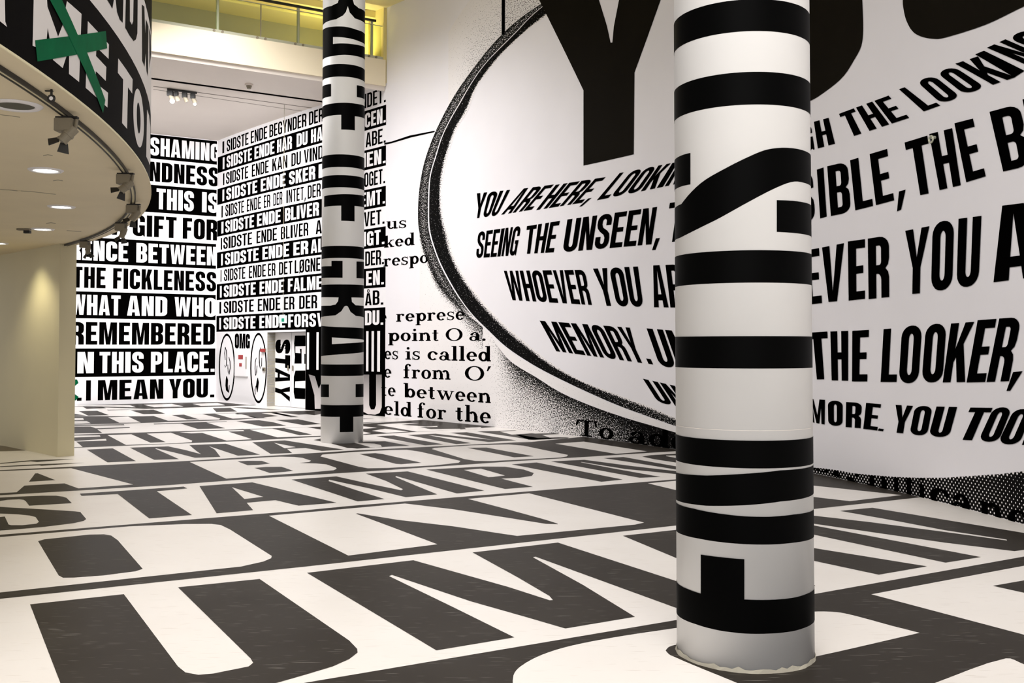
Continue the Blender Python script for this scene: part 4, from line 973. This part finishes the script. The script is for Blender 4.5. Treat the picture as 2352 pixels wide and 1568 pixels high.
sl([('eld', 1050, 1215), ('for', 1252, 1424), ('the', 1480, 1692)], k4, 1180, 1235, 52, 66, 1050, 1690)
sl([('To', 1105, 1332), ('adds', 1422, 1900)], k6, 1302, 1392, 62, 80, 1105, 1715)
sl([('s', 90, 265), ('i', 285, 375), ('g', 430, 625), ('n', 668, 890), ('i', 935, 1020), ('fi', 1070, 1300), ('c', 1345, 1560), ('a', 1570, 1800), ('n', 1870, 2130), ('c', 2180, 2420)], r5, 150, 850, 165, 220, 0, 2352, layer=4, clip=lambda X: float(np.interp(X, ex, ey)) + 1)
# small fixtures on the wall
def eye(px, py, lab):
    u, z = HALL.at(px, py); c = np.array(HALL.to3(u, z, .0)); n = np.array(HALL.nrm(u, z)); r = empty('wall_hook', tuple(c), label=lab, category='hook')
    bm = bmesh.new(); add_cyl(bm, c, c + n * .05, .018, n=10); keep(obj_bm('stem', bm, STEEL), r)
    bm = bmesh.new(); K = 14; R0 = .036
    pts = [c + n * .055 + np.array([math.cos(2 * math.pi * k / K) * R0 * n[1], -math.cos(2 * math.pi * k / K) * R0 * n[0], math.sin(2 * math.pi * k / K) * R0 - .02]) for k in range(K)]
    for a, b in zip(pts, pts[1:] + pts[:1]): add_cyl(bm, a, b, .009, n=6)
    keep(obj_bm('ring', bm, STEEL), r)
eye(2149, 316, 'small steel wall hook on the letter H of the upper THE'); eye(1860, 402, 'small steel wall hook on the letter S beside the big pillar')

# ================================================================== PILLARS
def pillar(name, c, R, lab, top):
    surf = CylS(c, R); bm = bmesh.new(); K = 72; rings = []
    for z in (0, top):
        rings.append([bm.verts.new(surf.to3(k * surf.st, z, 0)) for k in range(K)])
    for i in range(K): bm.faces.new((rings[0][i], rings[0][(i + 1) % K], rings[1][(i + 1) % K], rings[1][i]))
    bm.faces.new(rings[0][::-1]); bm.faces.new(rings[1])
    e = empty(name, (c[0], c[1], 0), label=lab, category='pillar', group='round lettered pillars')
    o = obj_bm('shaft', bm, PWHITE); 
    for p in o.data.polygons: p.use_smooth = len(p.vertices) == 4
    keep(o, e)
    return surf, e
def pband(surf, e, y0, y1, px, layer=1):
    z1 = surf.at(px, y0)[1]; z0 = surf.at(px, y1)[1]; C = math.pi * surf.R
    keep(print_on(surf, [([(-C, z0), (C, z0), (C, z1), (-C, z1)], [])], INKP, layer, 'letter_bar'), e)
def ppoly(surf, e, cr, pts, holes=(), m=None, layer=1, name='letter_part'):
    o_, h_ = pxpoly(surf, cr(pts), [cr(h) for h in holes])
    wrap = lambda p: (math.copysign(surf.R * 1.95, p[0]), p[1]) if abs(p[0]) > surf.R * 1.12 else p
    keep(print_on(surf, [([wrap(p) for p in o_], [[wrap(p) for p in h] for h in h_])], m or INKP, layer, name), e)
c = onz(1711, 1545.5); d = np.linalg.norm(c); Rb = .353; c = c * (d + Rb) / d
PB, eb = pillar('pillar', c, Rb, 'near thick pillar wrapped in sideways black letters, right of centre', zT)
for a, b in ((-1, 72), (165.6, 240.5), (574.6, 649), (771.7, 846)): pband(PB, eb, a, b, 1711)
pband(PB, eb, 1011.5, 1075, 1711)
ppoly(PB, eb, k7, [(0, 1080), (10, 1065), (50, 1045), (100, 1032), (100, 1245), (50, 1255), (8, 1272), (0, 1280)])
ppoly(PB, eb, raw, [*[tuple(p) for p in resample([(1556.5, 480), (1586, 443), (1620, 413), (1671, 384), (1715, 362), (1756, 345), (1790, 339.5), (1817, 340), (1840, 344), (1857, 352)], 40)], *[tuple(p) for p in resample([(1857, 424), (1834, 417), (1810, 420), (1770, 437), (1715, 466), (1654, 500), (1620, 517), (1590, 532), (1556.5, 549)], 40)]])
ppoly(PB, eb, raw, [(1784, 459.5), (1820, 461), (1859, 468), (1859, 541), (1840, 537), (1784, 532.5)])
ppoly(PB, eb, c3, [(252, 455), (400, 450), (610, 440), (800, 422), (962, 402), (968, 400), (968, 550), (800, 590), (610, 610), (400, 613), (252, 598)])
ppoly(PB, eb, c3, [(252, 608), (330, 628), (470, 655), (610, 670), (740, 672), (870, 660), (968, 645), (968, 795), (870, 812), (740, 822), (610, 820), (470, 808), (360, 790), (252, 765)])
ppoly(PB, eb, c3, [(252, 1038), (300, 1062), (370, 1086), (370, 876), (480, 890), (605, 901), (605, 1118), (740, 1120), (870, 1108), (940, 1088), (970, 1075), (970, 1250), (930, 1270), (870, 1288), (740, 1302), (610, 1302), (470, 1285), (340, 1250), (252, 1213)])
# ragged foot of the wrap
bm = bmesh.new(); K = 72; ra = []; rb = []
for k in range(K):
    j = random.uniform(0, .012); ra.append(bm.verts.new(PB.to3(k * PB.st, 0.0, .004 + j * .5))); rb.append(bm.verts.new(PB.to3(k * PB.st, .014 + random.uniform(0, .016), .002)))
for i in range(K): bm.faces.new((ra[i], ra[(i + 1) % K], rb[(i + 1) % K], rb[i]))
keep(obj_bm('torn_foot_edge', bm, mat('torn_vinyl', (.42, .39, .32), .8)), eb)
print_on(PB, [([(-math.pi * Rb, PB.at(1711, 989)[1]), (math.pi * Rb, PB.at(1711, 989)[1]), (math.pi * Rb, PB.at(1711, 988.2)[1]), (-math.pi * Rb, PB.at(1711, 988.2)[1])], [])], GREYC, 1, 'seam', None)
bpy.context.view_layer.update()
sm_ = [o for o in COL.objects if o.name == 'seam'][0]; keep(sm_, eb)

c = onz(785.5, 1018.5); d = np.linalg.norm(c); Rs = .358; c = c * (d + Rs) / d
PS, es_ = pillar('pillar', c, Rs, 'far slim-looking pillar wrapped in sideways black letters, in front of the far wall', zT)
def P3(pts, holes=(), m=None, layer=1): ppoly(PS, es_, k3, pts, holes, m, layer)
def P4(pts, holes=(), m=None, layer=1): ppoly(PS, es_, k4, pts, holes, m, layer)
for cr, a, b in ((k3, 432, 517), (k3, 1042, 1127), (k3, 1182, 1264), (k4, 168, 241), (k4, 880, 949)):
    y0 = cr([(0, a)])[0][1]; y1 = cr([(0, b)])[0][1]; pband(PS, es_, y0, y1, 788)
# R-like top
P3([(778, -60), (1052, -60), (1052, 400), (1000, 380), (915, 370), (840, 378), (778, 395)])
P3([(778, 58), (830, 40), (870, 20), (885, -30), (885, -62), (840, -62), (778, -30)], m=PWHITE, layer=2)
P3([(1052, 75), (1010, 55), (980, 30), (968, -10), (968, -62), (1052, -62)], m=PWHITE, layer=2)
P3([(937, 42), (950, 85), (985, 125), (1052, 162), (1052, 228), (1000, 202), (915, 180), (840, 180), (778, 190), (778, 168), (860, 130), (905, 105), (925, 80)], m=PWHITE, layer=2)
P3([(838, 250), (940, 258), (1010, 278), (1052, 302), (1052, 315), (980, 300), (838, 297)], m=PWHITE, layer=2)
P3([(778, 572), (825, 566), (825, 650), (778, 662)]); P3([(998, 575), (1052, 590), (1052, 670), (998, 655)])
P3([(778, 715), (840, 698), (915, 693), (990, 700), (1052, 715), (1052, 800), (1020, 790), (985, 785), (985, 880), (893, 875), (893, 775), (840, 778), (778, 798)])
P3([(778, 1325), (840, 1314), (915, 1310), (1052, 1325), (1052, 1402), (983, 1390), (983, 1494), (893, 1490), (893, 1388), (778, 1398)])
P4([(735, 258), (802, 258), (802, 360), (680, 360), (680, 290), (735, 290)]); P4([(885, 262), (930, 262), (930, 364), (885, 362)])
P4([(680, 403), (805, 400), (930, 405), (930, 603), (880, 588), (850, 565), (832, 530), (822, 528), (812, 532), (795, 560), (760, 585), (680, 600)])
P4([(680, 474), (778, 478), (775, 500), (760, 520), (730, 527), (680, 527)], m=PWHITE, layer=2); P4([(930, 480), (855, 478), (858, 505), (880, 525), (930, 530)], m=PWHITE, layer=2)
P4([(680, 643), (760, 655), (930, 666), (930, 800), (805, 818), (680, 836)]); P4([(738, 718), (738, 758), (930, 741), (930, 736)], m=PWHITE, layer=2)
P4([(676, 1002), (720, 1000), (720, 1076), (676, 1076)]); P4([(880, 998), (930, 996), (930, 1074), (880, 1076)])
P4([(676, 1122), (805, 1124), (930, 1120), (930, 1190), (866, 1194), (866, 1284), (785, 1286), (785, 1194), (676, 1192)])

# ================================================================== ROUND DRUM ON THE LEFT
zs = 3.13; DC = np.array([-19.013, 4.270]); DR = 16.416
DRUM = CylS(DC, DR, 1.0)
zW = DRUM.at(206, 0)[1]
def ringwall(name, R0, R1, z0, z1, m, a0, a1, n=90, **props):
    bm = bmesh.new(); cs = []
    for k in range(n + 1):
        a = math.radians(a0 + (a1 - a0) * k / n)
        cs.append([bm.verts.new((DC[0] + R * math.cos(a), DC[1] + R * math.sin(a), z)) for R, z in ((R0, z0), (R1, z0), (R1, z1), (R0, z1))])
    for p, q in zip(cs, cs[1:]):
        for i in range(4): bm.faces.new((p[i], p[(i + 1) % 4], q[(i + 1) % 4], q[i]))
    bm.faces.new(cs[0]); bm.faces.new(cs[-1][::-1])
    o = obj_bm(name, bm, m, **props)
    return o
drum = empty('wall_round', (DC[0], DC[1], zs), kind='structure')
us = [b for b in DRUM.breaks if -20 < b < 20]
bm = bmesh.new(); cs = [[bm.verts.new(DRUM.to3(u, z, 0)) for z in (zs, zT)] for u in us]
for p, q in zip(cs, cs[1:]): bm.faces.new((p[0], p[1], q[1], q[0]))
o = obj_bm('black_ground', bm, DRUMBLK); 
for p in o.data.polygons: p.use_smooth = True
keep(o, drum)
bm = bmesh.new(); cs = [[bm.verts.new((*(DC + (np.array(DRUM.to3(u, 0, 0)[:2]) - DC) * f), zs)) for f in (1.0008, .45)] for u in us]
for p, q in zip(cs, cs[1:]): bm.faces.new((p[0], p[1], q[1], q[0]))
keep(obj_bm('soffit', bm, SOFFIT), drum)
bm = bmesh.new(); cs = [[bm.verts.new(DRUM.to3(u, z, .012)) for z in (zs - .004, zs + .014)] for u in us]
for p, q in zip(cs, cs[1:]): bm.faces.new((p[0], p[1], q[1], q[0]))
keep(obj_bm('edge_trim', bm, CREAM), drum)
def dp(polys, m, layer, name='letter'): keep(print_on(DRUM, polys, m, layer, name), drum)
umin, umax = us[0], us[-1]
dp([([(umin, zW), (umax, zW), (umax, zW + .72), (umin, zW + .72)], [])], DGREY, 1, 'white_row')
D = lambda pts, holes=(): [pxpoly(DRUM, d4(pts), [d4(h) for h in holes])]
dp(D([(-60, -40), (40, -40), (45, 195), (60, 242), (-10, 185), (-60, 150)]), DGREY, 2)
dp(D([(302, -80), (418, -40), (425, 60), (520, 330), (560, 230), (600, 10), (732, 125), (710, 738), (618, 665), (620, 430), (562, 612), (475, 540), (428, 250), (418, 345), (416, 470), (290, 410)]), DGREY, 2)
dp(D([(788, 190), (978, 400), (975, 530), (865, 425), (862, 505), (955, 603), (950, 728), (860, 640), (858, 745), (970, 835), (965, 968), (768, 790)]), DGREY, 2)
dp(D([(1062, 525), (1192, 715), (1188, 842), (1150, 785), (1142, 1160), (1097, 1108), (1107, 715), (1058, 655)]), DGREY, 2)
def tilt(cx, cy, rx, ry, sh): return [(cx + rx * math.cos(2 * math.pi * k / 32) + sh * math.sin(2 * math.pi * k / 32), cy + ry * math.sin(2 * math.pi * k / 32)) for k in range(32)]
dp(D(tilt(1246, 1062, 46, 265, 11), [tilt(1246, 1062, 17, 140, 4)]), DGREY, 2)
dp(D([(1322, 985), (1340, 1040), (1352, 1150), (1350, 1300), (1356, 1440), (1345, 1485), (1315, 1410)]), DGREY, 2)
dp(D([(940, -40), (1030, -40), (1010, 78)]), DRUMBLK, 2); dp(D([(1036, -40), (1110, -40), (1103, 205), (1075, 175), (1052, 110)]), DRUMBLK, 2)
dp(D([(1132, -40), (1238, -40), (1235, 300), (1222, 355), (1200, 370), (1165, 320), (1125, 250)], [[(1168, -36), (1202, -36), (1198, 190), (1185, 222), (1168, 190)]]), DRUMBLK, 2)
dp(D([(1275, 40), (1298, 60), (1305, 300), (1312, 170), (1335, 240), (1330, 690), (1318, 640), (1308, 480), (1300, 600), (1278, 545)]), DRUMBLK, 2)
dp(D([(1342, 250), (1356, 320), (1358, 480), (1345, 620)]), DRUMBLK, 2)
dp(D([(310, 362), (948, 278), (960, 435), (330, 553)]), GREEN, 4, 'green_stroke')
dp(D([(432, -20), (542, -20), (690, 305), (780, 480), (942, 900), (922, 1018), (860, 860), (690, 490), (600, 300)]), GREEN, 5, 'green_stroke')

# soffit details: downlights, marks, track, track spotlights
SOF = FloorS(zs, -1)
grp = 'recessed downlights in the soffit'
for (px, py, r_, lit, lab) in ((36, 241, .115, 0, 'round grey unlit vent downlight nearest in the soffit'), (105, 390, .10, 1, 'lit round downlight with a wide rim, second from the unlit one'),
                          (141, 474, .10, 1, 'lit round downlight in the middle of the soffit'), (98, 525.5, .10, 1, 'lit round downlight near the dark arrow mark'), (-4, 558, .10, 1, 'lit round downlight at the far left of the soffit')):
    x, y = onz(px, py, zs); e = empty('downlight', (x, y, zs), label=lab, category='ceiling light', group=grp)
    bm = bmesh.new(); K = 28
    a = [[bm.verts.new((x + R_ * math.cos(2 * math.pi * k / K), y + R_ * math.sin(2 * math.pi * k / K), z)) for k in range(K)] for R_, z in ((r_ + .045, zs - .001), (r_ + .03, zs - .014), (r_, zs - .012), (r_ * .96, zs - .002))]
    for p, q in zip(a, a[1:]):
        for i in range(K): bm.faces.new((p[i], p[(i + 1) % K], q[(i + 1) % K], q[i]))
    keep(obj_bm('trim_ring', bm, WHITE2, smooth=True), e)
    bm = bmesh.new(); vs = [bm.verts.new((x + r_ * .96 * math.cos(2 * math.pi * k / K), y + r_ * .96 * math.sin(2 * math.pi * k / K), zs - .006)) for k in range(K)]; bm.faces.new(vs)
    keep(obj_bm('lens', bm, LAMP if lit else VENT), e)
    if lit: spot('downlight_lamp', (x, y, zs - .05), (x, y, 0), 26, 120, (1, .88, .62), .06)
for pts in ([(0, 263), (25, 266), (46, 269)], [(0, 435), (20, 436), (40, 438)], [(48, 438), (85, 441), (128, 446)], [(153, 529), (175, 531), (187, 531)]):
    stroke(raw, SOF, pts, .5, GREY, None, 1, 'soffit_joint')
for o in [o for o in COL.objects if o.name.startswith('soffit_joint')]: keep(o, drum)
for k_, (px, py) in enumerate(((133, 415), (117, 513), (110, 357))):
    stroke(raw, SOF, [(px - 11, py), (px, py - 2), (px + 11, py)], .7, GREY, None, 1, 'soffit_vent_slot')
for o in [o for o in COL.objects if o.name.startswith('soffit_vent_slot')]: keep(o, drum)
# small hook-like sensor
x, y = onz(55, 525, zs); e = empty('ceiling_sensor', (x, y, zs), label='small dark bracket-shaped sensor on the soffit beside a lit downlight', category='sensor')
bm = bmesh.new(); add_box(bm, (x, y, zs - .012), (.16, .07, .02)); keep(obj_bm('base', bm, GREY), e)
bm = bmesh.new(); add_box(bm, (x + .03, y + .03, zs - .04), (.08, .05, .035)); keep(obj_bm('eye', bm, DARK), e)

TR = DR - .155
tr = empty('light_track', (DC[0], DC[1], zs), label='curved double light track running around the rim of the soffit', category='light track')
for nm, ra_, rb_, m, zz in (('outer_rail', TR + .012, TR + .022, DARK, .03), ('inner_rail', TR - .022, TR - .012, DARK, .03), ('track_body', TR - .012, TR + .012, CREAM, .024)):
    keep(ringwall(nm, ra_, rb_, zs - zz, zs - .001, m, -22, 62), tr)

def track_spot(px, py, lab, aim):
    p = onz(px, py, zs - .03); d = p - DC; p = DC + d / np.linalg.norm(d) * TR
    e = empty('track_spotlight', (p[0], p[1], zs), label=lab, category='spotlight', group='spotlights on the curved track')
    x, y = p
    keep(box_obj('adapter', (x + .01, y, zs - .037), (.14, .035, .012), DARK), e)
    keep(box_obj('housing', (x, y, zs - .088), (.115, .09, .085), GREY, bevel=.004), e)
    ad = Vector(aim).normalized(); b0 = Vector((x + .048, y - .01, zs - .122))
    bm = bmesh.new(); add_cyl(bm, b0 - ad * .02, b0 + ad * .085, .036, .032, n=20); add_cyl(bm, b0 + ad * .03, b0 + ad * .045, .039, n=20); add_cyl(bm, b0 + ad * .085, b0 + ad * .10, .037, n=20)
    keep(obj_bm('lamp_barrel', bm, GREY), e)
    bm = bmesh.new(); add_cyl(bm, (x + .072, y, zs - .05), b0 + ad * .02 + Vector((.03, 0, 0)), .012, n=8); keep(obj_bm('yoke', bm, GREY), e)
    side = Vector((-ad.z, 0, ad.x)).normalized()
    for sg in (-1, 1):
        dr = (ad + side * sg * .7).normalized(); c_ = b0 + ad * .10 + side * sg * .022 + dr * .032
        X = (side * .8 + Vector((0, sg * .45, 0))).normalized(); N = dr.cross(X).normalized(); X = N.cross(dr)
        bm = bmesh.new(); vs = add_box(bm, (0, 0, 0), (1, 1, 1))
        for v in vs: v.co = c_ + X * (v.co.x * .072 * (1.0 if v.co.y > 0 else .65)) + dr * (v.co.y * .066) + N * (v.co.z * .006)
        keep(obj_bm('barn_door', bm, DARK), e)
    return e
track_spot(160, 268, 'nearest and largest grey track spotlight with black barn doors', (-.55, -.25, -.75))
track_spot(284, 397, 'second grey track spotlight, right of the lit downlights', (-.6, -.3, -.65))
track_spot(302, 468, 'third grey track spotlight at the rightmost bend of the track', (-.5, -.2, -.8))
track_spot(263, 510, 'fourth grey track spotlight, in front of the word GIFT', (-.3, -.1, -.9))
track_spot(170, 551, 'farthest small track spotlight at the top corner of the beige wall', (.1, -.1, -.9))
# ring-shaped little lamp on the track
x, y = onz(118, 226, zs - .055)
e = empty('ring_lamp', (x, y, zs), label='small black ring-shaped fitting on the track, left of the nearest spotlight', category='fitting')
bm = bmesh.new(); K = 20; cc = Vector((x, y, zs - .055))
pts = [cc + Vector((math.cos(2 * math.pi * k / K) * .018, 0, math.sin(2 * math.pi * k / K) * .018)) for k in range(K)]
for a, b in zip(pts, pts[1:] + pts[:1]): add_cyl(bm, a, b, .007, n=8)
keep(obj_bm('ring', bm, DARK), e)
bm = bmesh.new(); add_cyl(bm, cc + Vector((0, -.004, 0)), cc + Vector((0, .01, 0)), .012, n=16); keep(obj_bm('lens', bm, WHITE2), e)
bm = bmesh.new(); add_cyl(bm, cc + Vector((0, 0, .016)), cc + Vector((0, 0, .054)), .007, n=10); add_box(bm, cc + Vector((-.014, 0, .044)), (.045, .015, .006)); keep(obj_bm('bracket', bm, DARK), e)

# beige wall under the drum
p0 = onz(132, 1049); p1 = onz(0, 1022); dw = (p1 - p0) / np.linalg.norm(p1 - p0); nw = np.array([-dw[1], dw[0]])
if nw @ (-p0) < 0: nw = -nw
pts = [tuple(p0), tuple(p0 + dw * 12), tuple(p0 + dw * 12 - nw * .24), tuple(p0 - nw * .24)]
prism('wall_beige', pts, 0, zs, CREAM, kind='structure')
q = p0 + dw * .75 + nw * .55
spot('wall_washer', (q[0], q[1], zs - .06), (q[0] - nw[0] * .5, q[1] - nw[1] * .5, 1.2), 42, 105, (1, .92, .60), .06, 1.0)

# ================================================================== CEILING OBJECTS UNDER THE GALLERY
def onceil(px, py): return onz(px, py, zC)
x, y = onceil(572, 193)
e = empty('smoke_detector', (x, y, zC), label='small smoke detector on the grey ceiling under the gallery', category='smoke detector')
bm = bmesh.new(); add_cyl(bm, (x, y, zC), (x, y, zC - .04), .10, n=20); keep(obj_bm('base', bm, GREYC), e)
bm = bmesh.new(); add_cyl(bm, (x, y, zC - .04), (x, y, zC - .11), .07, .045, n=20); keep(obj_bm('sensor_head', bm, GREY), e)
x0, y0 = onceil(384, 202); x1, y1 = onceil(452, 211)
e = empty('ceiling_light_track', ((x0 + x1) / 2, (y0 + y1) / 2, zC), label='short dark light track on the grey ceiling above the far left wall', category='light track')
bm = bmesh.new(); add_cyl(bm, (x0, y0, zC - .03), (x1, y1, zC - .03), .025, n=8); keep(obj_bm('rail', bm, DARK), e)
for k, (px, w_, lit, lab) in enumerate(((391, .2, 1, 'leftmost ceiling spotlight of the far group, brightly lit'), (405, .12, 0, 'second ceiling spotlight from the left in the far group'), (424, .16, 0, 'third ceiling spotlight of the far group, tilted'), (443, .15, 1, 'rightmost ceiling spotlight of the far group, lit below'))):
    f = (px - 384) / 68; cx_ = x0 + (x1 - x0) * f; cy_ = y0 + (y1 - y0) * f
    s_ = empty('ceiling_spotlight', (cx_, cy_, zC), label=lab, category='spotlight', group='spotlights on the grey far ceiling')
    keep(box_obj('housing', (cx_, cy_, zC - .12), (w_ * .7, .10, .12), DARK, bevel=.005), s_)
    bm = bmesh.new(); add_cyl(bm, (cx_, cy_, zC - .16), (cx_ + .04, cy_ + .05, zC - .26), .05, .055, n=16); keep(obj_bm('lamp_barrel', bm, GREY), s_)
    if lit:
        bm = bmesh.new(); bmesh.ops.create_uvsphere(bm, u_segments=14, v_segments=8, radius=.055 if k == 0 else .035); bmesh.ops.translate(bm, verts=bm.verts[:], vec=(cx_ + .04, cy_ + .03, zC - .30)); keep(obj_bm('bulb', bm, LAMP, smooth=True), s_)
